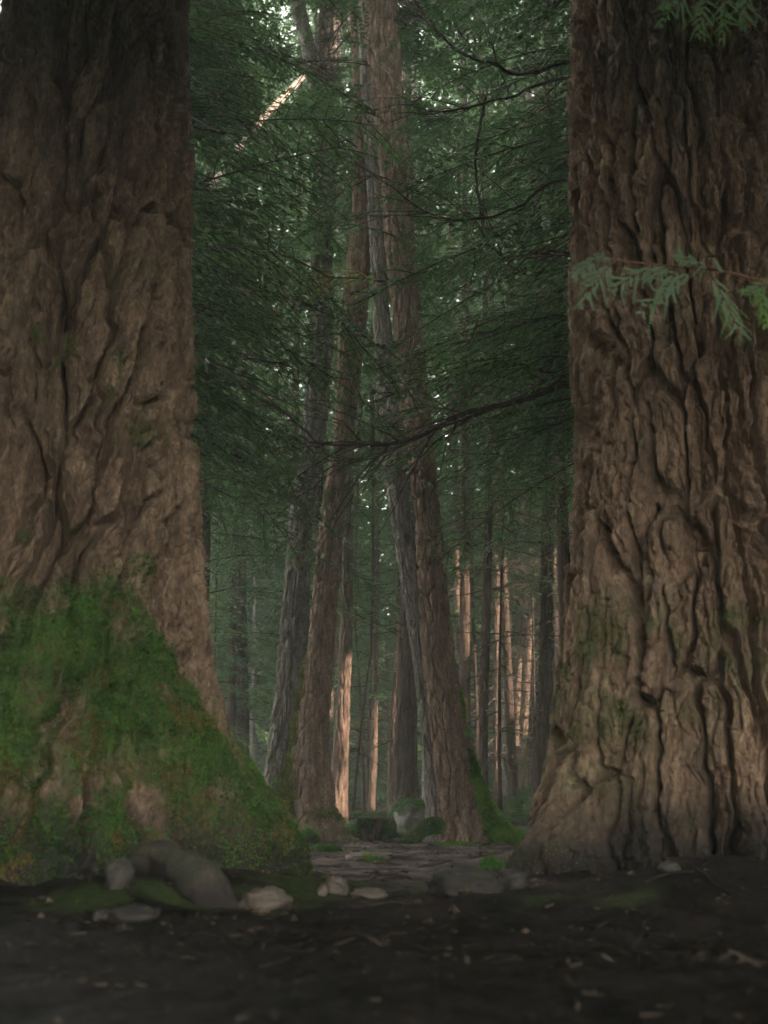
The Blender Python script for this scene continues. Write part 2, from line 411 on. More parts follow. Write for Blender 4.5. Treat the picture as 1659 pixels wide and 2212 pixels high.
def crown(g, path, z0, z1, n, Lmax, protos, tint=0.4, az_c=None, az_w=math.pi, pitch=(-0.25, 0.25), gate=None, top_taper=0.75, carve=1.25, bare=0.0):
    """boughs whorled up a stem; path(z) -> xyz"""
    for k in range(n):
        q = (k + rng.random()) / n
        z = z0 + (z1 - z0) * q
        b = path(z)
        az = rng.uniform(-math.pi, math.pi) if az_c is None else az_c + rng.uniform(-az_w, az_w)
        Lb = Lmax * (1 - top_taper * q) * rng.uniform(0.55, 1.1)
        t = float(np.clip(tint + rng.normal(0, 0.15), 0.02, 0.9))
        if rng.random() < 0.02: t = 0.97
        put_bough(g, protos[rng.integers(len(protos))], b, az, rng.uniform(*pitch), Lb / 2.2, t, rng.uniform(-0.35, 0.35), carve, gate=gate)

# ------------------------------------------------------------------ trunks
def prof(tab):
    a = np.array(sorted(tab)); return lambda z: np.interp(z, a[:, 0], a[:, 1])

def make_trunk(cx, cy, rad, zs, nt, lobes=(), bark=(14, 0.7, 0.05), twist=0.0, warp=0.5, lump=0.04, grooves=(), seed=0,
               mossf=None, mossbump=0.03, gz=0.0, flake=0.3, jag=0.7, fur=(.03, .24), grit=0.7, scales=0.0):
    zs = np.asarray(zs, float); nz = len(zs)
    th = np.arange(nt) / nt * 2 * math.pi
    Z, T = np.meshgrid(zs, th, indexing='ij')
    r0 = rad(Z)
    rm = float(rad(np.array([np.median(zs)]))[0]); per = bark[0]
    ct, st_ = np.cos(T), np.sin(T)
    wx, wy = ct * rm, st_ * rm
    wu = (fbm(wx * 1.6 + 5, wy * 1.6, Z * 0.9, 3, seed + 1) - 0.5) * warp * 2.4 + (fbm(wx * 9, wy * 9, Z * 7, 3, seed + 11) - 0.5) * jag
    wv = (fbm(wx * 2.5, wy * 2.5 + 9, Z * 1.2, 3, seed + 2) - 0.5) * 1.2
    U = T / (2 * math.pi) * per + wu + twist * Z
    f1, f2, cid = cell(U, Z / bark[1] + wv, per, seed + 3)
    plate = smooth(fur[0], fur[1], f2 - f1)
    wu2 = (fbm(wx * 7, wy * 7, Z * 4, 3, seed + 4) - 0.5)
    g1, g2, gid = cell(U * 2.0 + wu2 * 1.5, Z / bark[1] * 2.2 + wv * 2 + wu2, per * 2, seed + 5)
    fl = smooth(0.02, 0.3, g2 - g1)
    fine = fbm(wx * 20, wy * 20, Z * 13, 4, seed + 6)
    disp = bark[2] * (-(1 - plate) + 0.35 * (cid - 0.5) - flake * (1 - fl) * plate + 0.3 * (gid - 0.5) * flake + grit * (fine - 0.5))
    if scales:
        h1, h2, hid = cell(U * 4 + wu2 * 2.2, Z / bark[1] * 9 + wv * 3 + wu2 * 2.5, per * 4, seed + 31)
        k1, k2, kid = cell(U * 9 + wu2 * 3, Z / bark[1] * 24 + wu2 * 4, per * 9, seed + 33)
        disp = disp + scales * ((hid - .5) * 1.5 - (1 - smooth(0, .22, h2 - h1)) * .9 + (kid - .5) * .7) * (.35 + .65 * plate)
    disp = disp + lump * 2 * (fbm(wx * 1.3, wy * 1.3, Z * 0.55, 3, seed + 7) - 0.5)
    ext = np.zeros_like(Z)
    for (ang, w, tab) in lobes:
        wob = .28 * (fbm(Z * 1.6 + ang * 7, Z * 0 + ang, Z * 0, 2, seed + 20) - .5)
        dth = (T - ang - wob + math.pi) % (2 * math.pi) - math.pi
        ext = ext + np.exp(-(dth / w) ** 2) * prof(tab)(Z - gz)
    for (poly, w, dep) in grooves:
        P = np.array(poly); best = np.full(Z.shape, 9.0)
        dA = lambda a: ((T - a + math.pi) % (2 * math.pi) - math.pi) * r0
        jit = 0.05 * (fbm(wx * 5, wy * 5, Z * 5, 2, seed + 8) - 0.5)
        for (a0, zz0), (a1, zz1) in zip(P[:-1], P[1:]):
            sx, sz = (a1 - a0) * rm, zz1 - zz0
            px_, pz_ = dA(a0) + jit, Z - zz0
            tt = np.clip((px_ * sx + pz_ * sz) / (sx * sx + sz * sz + 1e-9), 0, 1)
            best = np.minimum(best, np.hypot(px_ - tt * sx, pz_ - tt * sz))
        disp = disp - dep * np.exp(-(best / w) ** 2)
    mo = np.zeros_like(Z)
    make_trunk.X = cx(Z) + (r0 + ext) * ct
    if mossf is not None:
        mo = np.clip(mossf(T, Z, wx, wy, plate), 0, 1)
        disp = disp * (1 - 0.55 * mo) + mo * mossbump * (0.3 + 1.4 * fbm(wx * 6, wy * 6, Z * 6, 3, seed + 9))
    rr = r0 + ext + disp
    X = cx(Z) + rr * ct; Y = cy(Z) + rr * st_
    V = np.stack([X, Y, Z], -1)
    i = np.arange(nz - 1)[:, None] * nt; j = np.arange(nt)[None]; j2 = (j + 1) % nt
    Fc = np.stack([i + j, i + j2, i + nt + j2, i + nt + j], -1).reshape(-1, 4)
    return V, Fc, mo

def moss_tufts(V, Fc, mo, n, size=0.03, lw=0.008, front=True, tint=0.5, seed=3, dead=0.08, thr=0.25, hang=0.5):
    """short soft moss leaves standing on the mossy faces"""
    g = np.random.default_rng(seed)
    Vf = V.reshape(-1, 3); m = mo.ravel()[Fc].mean(1)
    c = Vf[Fc].mean(1)
    e1 = Vf[Fc[:, 1]] - Vf[Fc[:, 0]]; e2 = Vf[Fc[:, 3]] - Vf[Fc[:, 0]]
    nrm = np.cross(e1, e2); area = np.linalg.norm(nrm, axis=1); nrm /= area[:, None] + 1e-12
    w = np.where(m > thr, m, 0) * area
    if front: w = w * (nrm[:, 1] < 0.35)
    if w.sum() <= 0: return None
    idx = g.choice(len(Fc), n, p=w / w.sum())
    uv = g.random((n, 2)); p = Vf[Fc[idx, 0]] + e1[idx] * uv[:, :1] + e2[idx] * uv[:, 1:]
    lump = fbm(p[:, 0] * 9, p[:, 1] * 9, p[:, 2] * 9, 3, seed)
    d = nrm[idx] * 0.7 + g.normal(0, 0.55, (n, 3)) + np.array([0, 0, -hang]) * g.random((n, 1))
    d /= np.linalg.norm(d, axis=1)[:, None]
    sd = np.cross(d, g.normal(0, 1, (n, 3))); sd /= np.linalg.norm(sd, axis=1)[:, None]
    ln = (size * g.uniform(0.4, 1.5, n) * (0.4 + 1.3 * lump))[:, None]; hw = (lw * g.uniform(0.6, 1.4, n))[:, None]
    q = np.stack([p - sd * hw * 0.6, p + d * ln * 0.5 + sd * hw, p + d * ln, p + d * ln * 0.5 - sd * hw], 1)
    t = np.clip(tint + 1.5 * (fbm(p[:, 0] * 5, p[:, 1] * 5, p[:, 2] * 5, 3, seed + 1) - 0.5) + g.normal(0, 0.12, n), 0, 0.9)
    dd = fbm(p[:, 0] * 6 + 9, p[:, 1] * 6, p[:, 2] * 6, 3, seed + 2)
    t = np.where(g.random(n) < dead + .8 * (dead > .1) * smooth(.55, .68, dd), .94 + .06 * g.random(n), t)
    G = Geo(); G.add(q.reshape(-1, 3), np.arange(n * 4).reshape(-1, 4), 0, np.repeat(t, 4))
    return G

def px_groove(pts, d, cx, r, w, dep):
    """a furrow given by where it shows on the near face of a trunk standing at distance d"""
    out = []
    for (x, y) in pts:
        q = at(x, y, d - r * 0.8)
        rr = r * 1.02
        s = np.clip((q[0] - cx) / rr, -0.98, 0.98)
        out.append((-math.acos(s), q[2]))
    return (out, w, dep)

def zrows(knots):
    out = []
    for a, b, s in knots: out.append(np.arange(a, b - 1e-6, s))
    out.append([knots[-1][1]]); return np.concatenate(out)

const = lambda c: (lambda z: np.full(np.shape(z), c))

def splash(V):
    n = fbm(V[..., 0] * 3, V[..., 1] * 3, V[..., 2] * 3, 4, 300)
    return smooth(.60, .05, V[..., 2] - hgt(V[..., 0], V[..., 1]) - .5 * (n - .5))

# ---- the two giants -----------------------------------------------------------
def giant_left():
    cx, d = -2.1, 7.2
    t = thing('giant_fir_tree', (cx, d, 0), 'huge furrowed old trunk on the left with a thick green mossy base', 'tree', 'giant trunks flanking the path')
    rad = prof([(-0.5, .93), (0, .92), (2, .865), (3, .82), (4.5, .735), (6.2, .655), (12, .55), (22, .42)])
    right = [(-.4, .85), (0, .80), (.07, .76), (.2, .72), (.35, .64), (.6, .44), (.93, .27), (1.28, .16), (1.73, .10), (2.15, .05), (3, 0)]
    fr = [(-.4, .62), (0, .58), (.15, .5), (.35, .40), (.6, .30), (1.0, .19), (1.5, .10), (2.2, .03), (3, 0)]
    lobes = [(-0.12, 0.40, right), (-.75, .16, [(a, b * .6) for a, b in fr]), (-1.2, 0.22, [(a, b * .8) for a, b in fr]), (-1.65, 0.2, fr), (-2.1, .24, [(a, b * .8) for a, b in fr]), (-2.7, .3, fr), (2.4, .5, fr), (1.2, .5, fr)]
    gr = [px_groove(p, d, cx, .80, w * 1.25, dep * 1.9) for p, w, dep in [
        ([(112, -40), (116, 34), (130, 137), (137, 240), (126, 342), (133, 410)], .06, .10),
        ([(20, 20), (24, 68), (44, 273), (34, 512)], .035, .07),
        ([(283, 20), (277, 171), (280, 273), (267, 342)], .045, .09),
        ([(212, 40), (212, 115)], .03, .06),
        ([(300, 360), (325, 444), (345, 495)], .03, .07),
        ([(181, 290), (188, 359), (198, 427), (225, 461), (253, 547), (262, 600)], .035, .08),
        ([(102, 547), (130, 598), (143, 666), (167, 718)], .035, .09),
        ([(130, 660), (140, 778), (130, 892), (107, 941), (85, 990), (65, 1055), (50, 1180)], .07, .11),
        ([(114, 1022), (130, 1104), (156, 1175), (176, 1250), (202, 1290)], .08, .17),
        ([(312, 700), (306, 794), (293, 869)], .03, .07), ([(293, 941), (319, 990), (330, 1040)], .03, .06),
        ([(381, 640), (394, 762)], .02, .05), ([(381, 980), (387, 1060)], .02, .05), ([(418, 1060), (436, 1170)], .02, .05),
        ([(330, 1080), (345, 1200), (360, 1300)], .03, .06), ([(385, 1280), (400, 1420), (430, 1560)], .035, .07)]]
    def mossf(T, Z, wx, wy, plate):
        n = fbm(wx * 3, wy * 3, Z * 2.2, 4, 101); n2 = fbm(wx * 9, wy * 9, Z * 7, 3, 103)
        th = (T + math.pi) % (2 * math.pi) - math.pi
        X = make_trunk.X
        bare = smooth(.02, .14, X + 1.53 - (1.65 - Z) * .64 + .22 * (n2 - .5)) * smooth(.10, -.02, X - np.interp(Z, [0, .3, .57, 1.1, 1.3], [-.62, -.66, -.82, -.98, -.8]) + .2 * (n2 - .5))
        top = smooth(.28, -.28, Z - 1.72 - .55 * (n - .5) - .12 * np.sin(th * 5))
        n5 = fbm(wx * 5.5, wy * 5.5, Z * 2.0, 4, 105)
        a = smooth(0.38, 0.60, .05 * smooth(1.3, .7, Z) + .15 * n + .5 * n5 + .35 * n2 + .10 * smooth(-1.7, -2.1, X)) * top * (1 - bare) * smooth(.75, .2, th)
        a = a * smooth(0.02, 0.25, Z + 0.3 * (n2 - 0.5))
        b = 0.65 * smooth(0.56, 0.72, 0.6 * n + 0.4 * n2) * smooth(5.5, 2.0, Z) * smooth(0.3, 0.9, plate) * smooth(-.3, -.9, th)
        return np.maximum(a, b)
    zs = zrows([(-.4, 2.6, .012), (2.6, 6.9, .014), (6.9, 22, .2)])
    V, Fc, mo = make_trunk(const(cx), const(d), rad, zs, 760, lobes, (27, 1.05, .16), -0.9, 0.85, .03, gr, 1, mossf, .075, flake=.18, jag=.55, fur=(.03, .21), grit=.28, scales=.015)
    g = Geo(); g.add(V, Fc, 0); g.build('trunk', [M['giant_l']], t, (), {'moss': mo, 'soil': splash(V)})
    mg = moss_tufts(V, Fc, mo, 120000, .016, .0055, tint=0.52, seed=5, dead=.16, thr=.12)
    mg.build('moss', [M['moss']], t)
    # grey surface root sweeping out of the base to the right
    NR = 40
    P = curve([at(290, 1770, 6.5), at(310, 1805, 6.35), at(360, 1835, 6.15), at(430, 1872, 5.95), at(490, 1905, 5.85), at(540, 1945, 5.75)], 40)
    g = Geo()
    th = np.linspace(0, 1, 40); v, f = tube(P, np.interp(th, [0, .25, .6, .85, 1], [.05, .11, .125, .09, .02]), 40)
    nn = fbm(v[:, 0] * 3.5, v[:, 1] * 3.5, v[:, 2] * 3.5, 4, 88) - .5; n8 = fbm(v[:, 0] * 14, v[:, 1] * 14, v[:, 2] * 14, 3, 89) - .5
    v = v + nn[:, None] * .20 + n8[:, None] * .03 + np.array([0, 0, -.13])
    along = np.repeat(np.linspace(0, 1, 40), 40); gr_ = np.tile(np.arange(40) / 40 * 6.283, 40)
    ridge = fbm(np.cos(gr_) * 2.6 + 4, np.sin(gr_) * 2.6, along * 3.0, 4, 92) - .5; cc_ = np.repeat(P, 40, 0)
    v = v + (v - cc_) * (ridge * .9)[:, None]
    g.add(v, f, 0); o = g.build('root', [M['root']], t, (0,), {'moss': smooth(.42, .6, fbm(v[:, 0] * 5, v[:, 1] * 5, v[:, 2] * 5, 3, 5)) * np.linspace(.5, 0, len(v)), 'soil': smooth(.16, .02, v[:, 2] - hgt(v[:, 0], v[:, 1]))})
    g = Geo(); crown(g, lambda z: np.array([cx, d, z]), 10.5, 21, 12, 3.4, MIDB, .35)
    g.build('crown', [M['leaf'], M['twig']], t)

def giant_right():
    cx, d = 2.1, 7.2
    t = thing('giant_fir_tree', (cx, d, 0), 'huge reddish furrowed trunk on the right behind the hanging cedar spray', 'tree', 'giant trunks flanking the path')
    rad = prof([(-.5, .94), (0, .93), (1, .90), (2.3, .86), (3.4, .815), (6.2, .735), (12, .6), (22, .45)])
    left = [(-.4, .56), (0, .47), (.13, .41), (.38, .30), (.72, .17), (1.29, .09), (1.73, .04), (2.5, 0)]
    fr = [(-.4, .52), (0, .42), (.2, .32), (.5, .20), (.9, .12), (1.5, .05), (2.4, 0)]
    lobes = [(math.pi + .1, .45, left), (-2.7, .17, [(a, b * .9) for a, b in fr]), (-2.25, .2, [(a, b * .7) for a, b in fr]), (-1.75, .15, [(a, b * .8) for a, b in fr]), (-1.3, .2, fr), (-.8, .2, [(a, b * .8) for a, b in fr]), (.4, .5, fr), (1.6, .5, fr)]
    gr = [px_groove(p, d, cx, .82, w * 1.1, dep * 1.3) for p, w, dep in [
        ([(1265, -30), (1262, 230)], .05, .08), ([(1398, 17), (1438, 71), (1443, 142)], .05, .08),
        ([(1489, 142), (1500, 284), (1497, 355), (1489, 426), (1503, 468)], .035, .08),
        ([(1577, 60), (1577, 170), (1577, 284), (1588, 340)], .055, .10),
        ([(1347, 114), (1350, 255), (1347, 340)], .04, .07), ([(1432, 199), (1424, 326), (1415, 397), (1401, 454), (1406, 517)], .035, .08),
        ([(1313, 355), (1310, 468)], .03, .06), ([(1256, 432), (1256, 517), (1284, 702), (1273, 801)], .04, .08),
        ([(1424, 673), (1429, 744)], .03, .07), ([(1514, 659), (1497, 687), (1489, 758), (1470, 820)], .03, .07),
        ([(1543, 702), (1537, 773), (1550, 850)], .035, .08), ([(1565, 432), (1565, 545)], .04, .08), ([(1631, 702), (1636, 815)], .035, .07),
        ([(1395, 1100), (1372, 1200), (1375, 1290)], .045, .09), ([(1480, 870), (1500, 1000), (1490, 1090)], .03, .07),
        ([(1555, 960), (1570, 1080), (1565, 1200)], .035, .08), ([(1300, 900), (1292, 1060), (1280, 1200)], .03, .06),
        ([(1590, 1330), (1600, 1500)], .04, .06)]]
    def mossf(T, Z, wx, wy, plate):
        n = fbm(wx * 3, wy * 3, Z * 2.4, 4, 201); n2 = fbm(wx * 10, wy * 10, Z * 8, 3, 203)
        a = 0.5 * smooth(0.42, 0.66, .65 * n + .35 * n2) * smooth(2.0, 1.4, Z) * smooth(.55, .95, Z) * smooth(.2, .7, plate)
        b = 0.35 * smooth(.52, .64, n) * smooth(1.1, .5, Z)
        return np.maximum(a, b)
    zs = zrows([(-.4, 2.6, .012), (2.6, 6.9, .014), (6.9, 22, .2)])
    V, Fc, mo = make_trunk(const(cx), const(d), rad, zs, 760, lobes, (32, 1.0, .145), 0.12, .4, .02, gr, 51, mossf, .01, flake=.18, jag=.5, fur=(.03, .21), grit=.28, scales=.015)
    g = Geo(); g.add(V, Fc, 0); g.build('trunk', [M['giant_r']], t, (), {'moss': mo, 'soil': splash(V)})
    mg = moss_tufts(V, Fc, mo, 9000, .011, .005, tint=0.5, seed=6, dead=.2, thr=.3)
    mg.build('moss', [M['moss']], t)
    g = Geo(); crown(g, lambda z: np.array([cx, d, z]), 10.5, 21, 12, 3.4, MIDB, .35)
    g.build('crown', [M['leaf'], M['twig']], t)

giant_left(); giant_right()

# ---- the leaning trunks in the middle distance -------------------------------
def edges(tab, d, ztop=24, rtop=.16):
    """trunk outline seen at distance d: rows (xl, xr, y) -> centre line and radius against height"""
    c, r = [], []
    for xl, xr, y in tab:
        q = at((xl + xr) / 2, y, d); c.append((q[2], q[0])); r.append((q[2], (xr - xl) / 2 * pxm(y, d)))
    c.sort(); r.sort()
    (za, xa), (zb, xb) = c[-2], c[-1]
    if ztop > zb:
        c.append((ztop, xb + (xb - xa) / (zb - za) * (ztop - zb) * .5)); r.append((ztop, min(rtop, r[-1][1])))
    return prof(c), prof(r)

def path_of(cx, d): return lambda z: np.array([float(cx(z)), d, z])

def mid_tree(tab, d, mat, label, lobes, bark, seed, nt, moss=None, mn=0, msize=.03, crown_z=None, ztop=24, twist=0.0, name='fir_tree', crown_n=24, tint=.4, extra=None, lump=.02):
    cx, r = edges(tab, d, ztop)
    gz = float(hgt(cx(0), d))
    t = thing(name, (float(cx(0)), d, gz), label, 'tree', 'leaning trunks beyond the gap')
    zs = zrows([(gz - .25, 8, .022), (8, 13, .05), (13, ztop, .4)])
    V, Fc, mo = make_trunk(cx, const(d), r, zs, nt, lobes, bark, twist, .5, lump, (), seed, moss, .03, gz)
    g = Geo(); g.add(V, Fc, 0); g.build('trunk', [mat], t, (0,), {'moss': mo})
    if mn: moss_tufts(V, Fc, mo, mn, msize, .007, tint=.55, seed=seed, dead=.04, thr=.25).build('moss', [M['mossolive' if seed == 71 else 'mossbright']], t)
    if crown_z:
        g = Geo(); crown(g, path_of(cx, d), 11.6, 16.5, 26, 3.0, MIDB, tint, top_taper=.3); crown(g, path_of(cx, d), crown_z, 14, int(crown_n * 1.15), 3.2, MIDB, tint)
        g.build('crown', [M['leaf'], M['twig']], t)
    if extra: extra(t, cx, r)
    return t

flare = lambda s: [(-.3, .40 * s), (0, .34 * s), (.12, .26 * s), (.3, .16 * s), (.6, .08 * s), (1.1, .03 * s), (1.8, 0)]

def fork(t, cx, r):
    P = curve([at(700, 300, 15.5), at(688, 215, 15.45), at(679, 165, 15.4), at(661, 83, 15.35), at(641, 0, 15.3), at(628, -90, 15.2), at(620, -220, 15.2)], 60)
    v, f = tube(P, np.linspace(.13, .10, 60), 28)
    n = fbm(v[:, 0] * 12, v[:, 1] * 12, v[:, 2] * 5, 4, 4) - .5
    v += n[:, None] * np.array([.05, .05, 0])
    g = Geo(); g.add(v, f, 0); g.build('forked_stem', [M['grey']], t, (0,), {'moss': np.zeros(len(v))})
mid_tree([(688, 735, -60), (688, 735, 60), (682, 733, 200), (677, 732, 332), (672, 720, 554), (667, 720, 706), (658, 711, 870), (637, 694, 1038), (630, 680, 1080), (600, 662, 1412), (573, 640, 1690), (570, 642, 1745), (568, 644, 1800)],
         15.5, M['grey'], 'grey deeply ridged forked trunk leaning right behind the mossy edged brown one', [(-2.6, .5, flare(.8)), (-.6, .5, flare(.7)), (1, .6, flare(.8))],
         (11, .5, .06), 61, 200, lambda T, Z, wx, wy, p: .5 * smooth(1.6, .3, Z) * smooth(.45, .6, fbm(wx * 4, wy * 4, Z * 3, 3, 8)), 6000, .025, 7.5, 26, extra=fork, name='fir_tree')
mid_tree([(748, 800, -60), (762, 812, 130), (765, 813, 277), (758, 802, 498), (734, 793, 680), (720, 766, 950), (697, 746, 1080), (678, 735, 1246), (662, 722, 1412), (638, 712, 1576), (622, 716, 1700), (615, 716, 1800)],
         14.2, M['brown'], 'brown leaning trunk with yellow green moss running up its left edge', [(math.pi - .1, .45, [(-.3, .30), (0, .22), (.4, .1), (.9, .03), (1.5, 0)]), (-.35, .28, [(-.3, .8), (-.05, .6), (.05, .36), (.18, .16), (.45, .08), (.9, .02), (1.4, 0)]), (-1.5, .5, flare(.5)), (1.4, .6, flare(.7))],
         (15, .22, .032), 71, 220, lambda T, Z, wx, wy, p: np.maximum(smooth(2.5, 1.9, Z) * smooth(.45, .05, np.abs(((T - math.pi - .05 + math.pi) % (2 * math.pi)) - math.pi) + .5 * (fbm(wx * 6, wy * 6, Z * 4, 3, 15) - .5) - smooth(1.3, .2, Z) * .75), .8 * smooth(.35, .1, Z - .1) * smooth(.4, .6, fbm(wx * 5, wy * 5, Z * 5, 3, 9))), 16000, .03, 8.0, 26)
def right_roots(t, cx, r):
    d = 13.6
    for pts, rr, mosv in (([at(945, 1782, d - .35), at(925, 1786, d - .6), at(905, 1800, d - .8), at(885, 1812, d - .95), at(866, 1819, d - 1.05)], [.09, .075, .06, .045, .02], 1),
                          ([at(885, 1815, 12.9), at(860, 1820, 12.8), at(838, 1824, 12.7), at(815, 1829, 12.6)], [.05, .045, .035, .012], 0)):
        P = curve(pts, 30); v, f = tube(P, np.interp(np.linspace(0, 1, 30), np.linspace(0, 1, len(rr)), rr), 16)
        v += (fbm(v[:, 0] * 9, v[:, 1] * 9, v[:, 2] * 9, 3, 3) - .5)[:, None] * .05
        mo = np.full(len(v), .85 * mosv) * smooth(.3, .5, fbm(v[:, 0] * 5, v[:, 1] * 5, v[:, 2] * 5, 3, 6))
        g = Geo(); g.add(v, f, 0); o = g.build('root', [M['root']], t, (0,), {'moss': mo})
        if mosv: moss_tufts(v, f, mo, 6000, .016, .006, front=False, tint=.5, seed=12).build('moss', [M['moss']], t)
mid_tree([(778, 860, -60), (777, 860, 0), (800, 868, 170), (816, 880, 330), (835, 900, 560), (858, 920, 780), (877, 942, 970), (893, 948, 1080), (911, 981, 1412), (928, 1000, 1560), (945, 1020, 1700), (955, 1035, 1800)],
         13.7, M['brown'], 'brown leaning trunk with a bright green mossy foot in the centre right', [(-.15, .50, [(-.3, .62), (0, .50), (.1, .42), (.25, .28), (.5, .14), (.9, .07), (1.5, .03), (2.4, 0)]), (-1.3, .5, flare(.35)), (1.6, .6, flare(.7)), (-2.6, .5, flare(.3))],
         (13, .36, .05), 81, 220, lambda T, Z, wx, wy, p: np.maximum(smooth(1.5, .55, Z + 1.1 * (fbm(wx * 4, wy * 4, Z * 3, 3, 19) - .5)) * smooth(.95, .35, np.abs(((T - .05 + math.pi) % (2 * math.pi)) - math.pi)), .65 * smooth(4.5, 2, Z) * smooth(.8, .2, np.abs(((T - .1 + math.pi) % (2 * math.pi)) - math.pi)) * smooth(.42, .58, fbm(wx * 6, wy * 6, Z * 4, 3, 22))), 45000, .022, 6.8, 27, extra=right_roots)
mid_tree([(768, 812, -60), (780, 818, 250), (797, 834, 540), (826, 872, 1010), (838, 884, 1080), (890, 926, 1412), (912, 948, 1600), (925, 962, 1750), (927, 966, 1820)],
         13.85, M['grey'], 'slender grey trunk leaning left, joined at the foot to the green footed trunk', [(-1.6, .6, flare(.3)), (2.4, .6, flare(.4))], (8, .6, .04), 91, 160, None, 0, .03, 8.5, 25)

# ---- slimmer trees farther back ---------------------------------------------
def bare_twigs(t, path, z0, z1, n, Lm, seed, mat):
    """dead branches low on a stem, each a part of its tree"""
    q = np.random.default_rng(seed)
    for k in range(n):
        g = Geo()
        z = q.uniform(z0, z1); b = path(z); az = q.uniform(-math.pi, math.pi); L = Lm * q.uniform(.3, 1.1)
        d = np.array([math.cos(az), math.sin(az), q.uniform(-.35, .3)])
        s = np.linspace(0, 1, 6)[:, None]
        P = b + d * L * s + np.array([0, 0, 1]) * (-q.uniform(.0, .35) * L * s * s) + np.cumsum(q.normal(0, .025 * L, (6, 3)), 0) * s
        v, f = tube(P, np.linspace(.013, .004, 6) * q.uniform(.6, 1.3), 4); g.add(v, f, 0, .3)
        for kk in range(q.integers(1, 4)):
            t0 = q.integers(1, 5); d2 = d + q.normal(0, .6, 3); P2 = P[t0] + d2 * (L * .3 * q.uniform(.4, 1)) * np.linspace(0, 1, 4)[:, None] + np.array([0, 0, -1]) * .1 * L * (np.linspace(0, 1, 4) ** 2)[:, None]
            v, f = tube(P2, np.linspace(.007, .003, 4), 3); g.add(v, f, 0, .3)
        g.build('dead_branch', [M[mat]], t, (0,))

def slim_tree(p0, p1, w0, w1, d, mat, label, h=18, crown_z=4, cn=34, Lm=2.2, twigs=26, tl=1.1, tmat='twig', protos=None, tint=.4, name='slim_conifer', grp='slim trunks in the forest behind', bark=(9, .5, .02), nt=44, fl=.5, cz_in=None, pal=None, moss=None):
    """p0 = foot seen in the photo, p1 = a higher point on the stem"""
    a, b = at(*p0, d), at(*p1, d)
    gz = float(hgt(a[0], d))
    sx = (b[0] - a[0]) / (b[2] - a[2])
    xg = a[0] + sx * (gz - a[2])
    ww0, ww1 = w0 / 2 * pxm(p0[1], d), w1 / 2 * pxm(p1[1], d)
    wig = rng.uniform(-.05, .05)
    cx = lambda z: xg + sx * (np.minimum(np.asarray(z, float), b[2] + 2) - gz) + wig * np.sin(np.asarray(z, float) * .9)
    r = lambda z: np.clip(np.interp(z, [gz, a[2], b[2], h], [ww0 * 1.08, ww0, ww1, .03]), .02, 9)
    if name == 'slim_conifer' and max(w0, w1) > 22: name = 'old_conifer'
    t = thing(name, (float(cx(gz)), d, gz), label, 'tree', grp)
    zs = zrows([(gz - .2, min(7, h), .05), (min(7, h), h, .25)])
    V, Fc, mo = make_trunk(cx, const(d), r, zs, nt, [(-1.57 + rng.uniform(-.8, .8), .7, flare(fl * ww0 * 3)), (1.5, .8, flare(fl * ww0 * 3)), (0, .5, flare(fl * ww0 * 2)), (math.pi, .5, flare(fl * ww0 * 2))], bark, 0, .4, .01, (), int(rng.integers(1000)), moss, .02, gz)
    g = Geo(); g.add(V, Fc, 0); g.build('trunk', [mat], t, (0,), {'moss': mo})
    P = path_of(cx, d)
    if twigs:
        bare_twigs(t, P, gz + .8, crown_z + 2.5, twigs, tl, int(rng.integers(9999)), tmat)
    if cn:
        g = Geo(); crown(g, P, crown_z, h, int(cn * .55), Lm, protos or MIDB, tint)
        g.build('crown', [M['leaf'], M['twig']], t)
    return t

slim_tree((726, 1772), (741, 1480), 42, 30, 20, M['far'], 'sunlit red barked trunk right behind the mossy edged brown one', 17, 4.5, 30, bark=(9, .5, .035), nt=80, twigs=14)
slim_tree((758, 1788), (776, 1633), 8, 6, 22, M['dark'], 'thin dark leaning pole left of the stump', 10, 3.2, 14, 1.5, twigs=10)
slim_tree((786, 1764), (778, 1567), 8, 6, 25, M['far'], 'thinnest sunlit stem above the mossy stump', 13, 4.0, 18, 1.7, twigs=16)
slim_tree((801, 1766), (807, 1556), 15, 12, 26, M['far'], 'straight sunlit stem between the thin stem and the dark broad trunk', 17, 4.6, 26)
slim_tree((793, 1760), (798, 1600), 7, 6, 29, M['dark'], 'shaded slim stem half behind the straight sunlit stem', 17, 4.6, 18)
slim_tree((850, 1740), (864, 1407), 24, 19, 24, M['far'], 'pale trunk with sunlit right side behind the mossy boulder', 20, 5.0, 30, bark=(9, .5, .03), nt=60)
slim_tree((870, 1744), (880, 1420), 50, 40, 21, M['dark'], 'broad dark trunk just behind the mossy boulder', 20, 5.5, 34, bark=(12, .9, .04), nt=90, twigs=22)
slim_tree((896, 1744), (895, 1500), 18, 14, 21.6, M['far'], 'reddish trunk against the right side of the broad dark one', 15, 5.2, 20, twigs=12)
slim_tree((918, 1745), (922, 1500), 15, 13, 29, M['grey'], 'grey straight trunk seen left of the leaning slender one', 18, 5.5, 20)
slim_tree((1006, 1760), (1010, 1080), 17, 15, 22, M['dark'], 'dark straight stem closest to the green footed trunk', 18, 4.2, 34, twigs=40, tl=1.4)
slim_tree((1027, 1745), (1025, 1400), 8, 7, 25, M['dark'], 'very thin dark stem between two dark straight ones', 14, 4.2, 16, 1.5, twigs=24)
slim_tree((1042, 1745), (1053, 1190), 24, 18, 20, M['dark'], 'thick dark stem directly left of the orange lit one', 18, 4.6, 30, twigs=44, tl=1.3, tmat='twigpale')
slim_tree((1074, 1740), (1072, 1190), 15, 13, 26, M['far'], 'orange lit stem between the thick dark one and a thin sapling', 20, 5.5, 26, twigs=40, tl=1.5, tmat='twigpale')
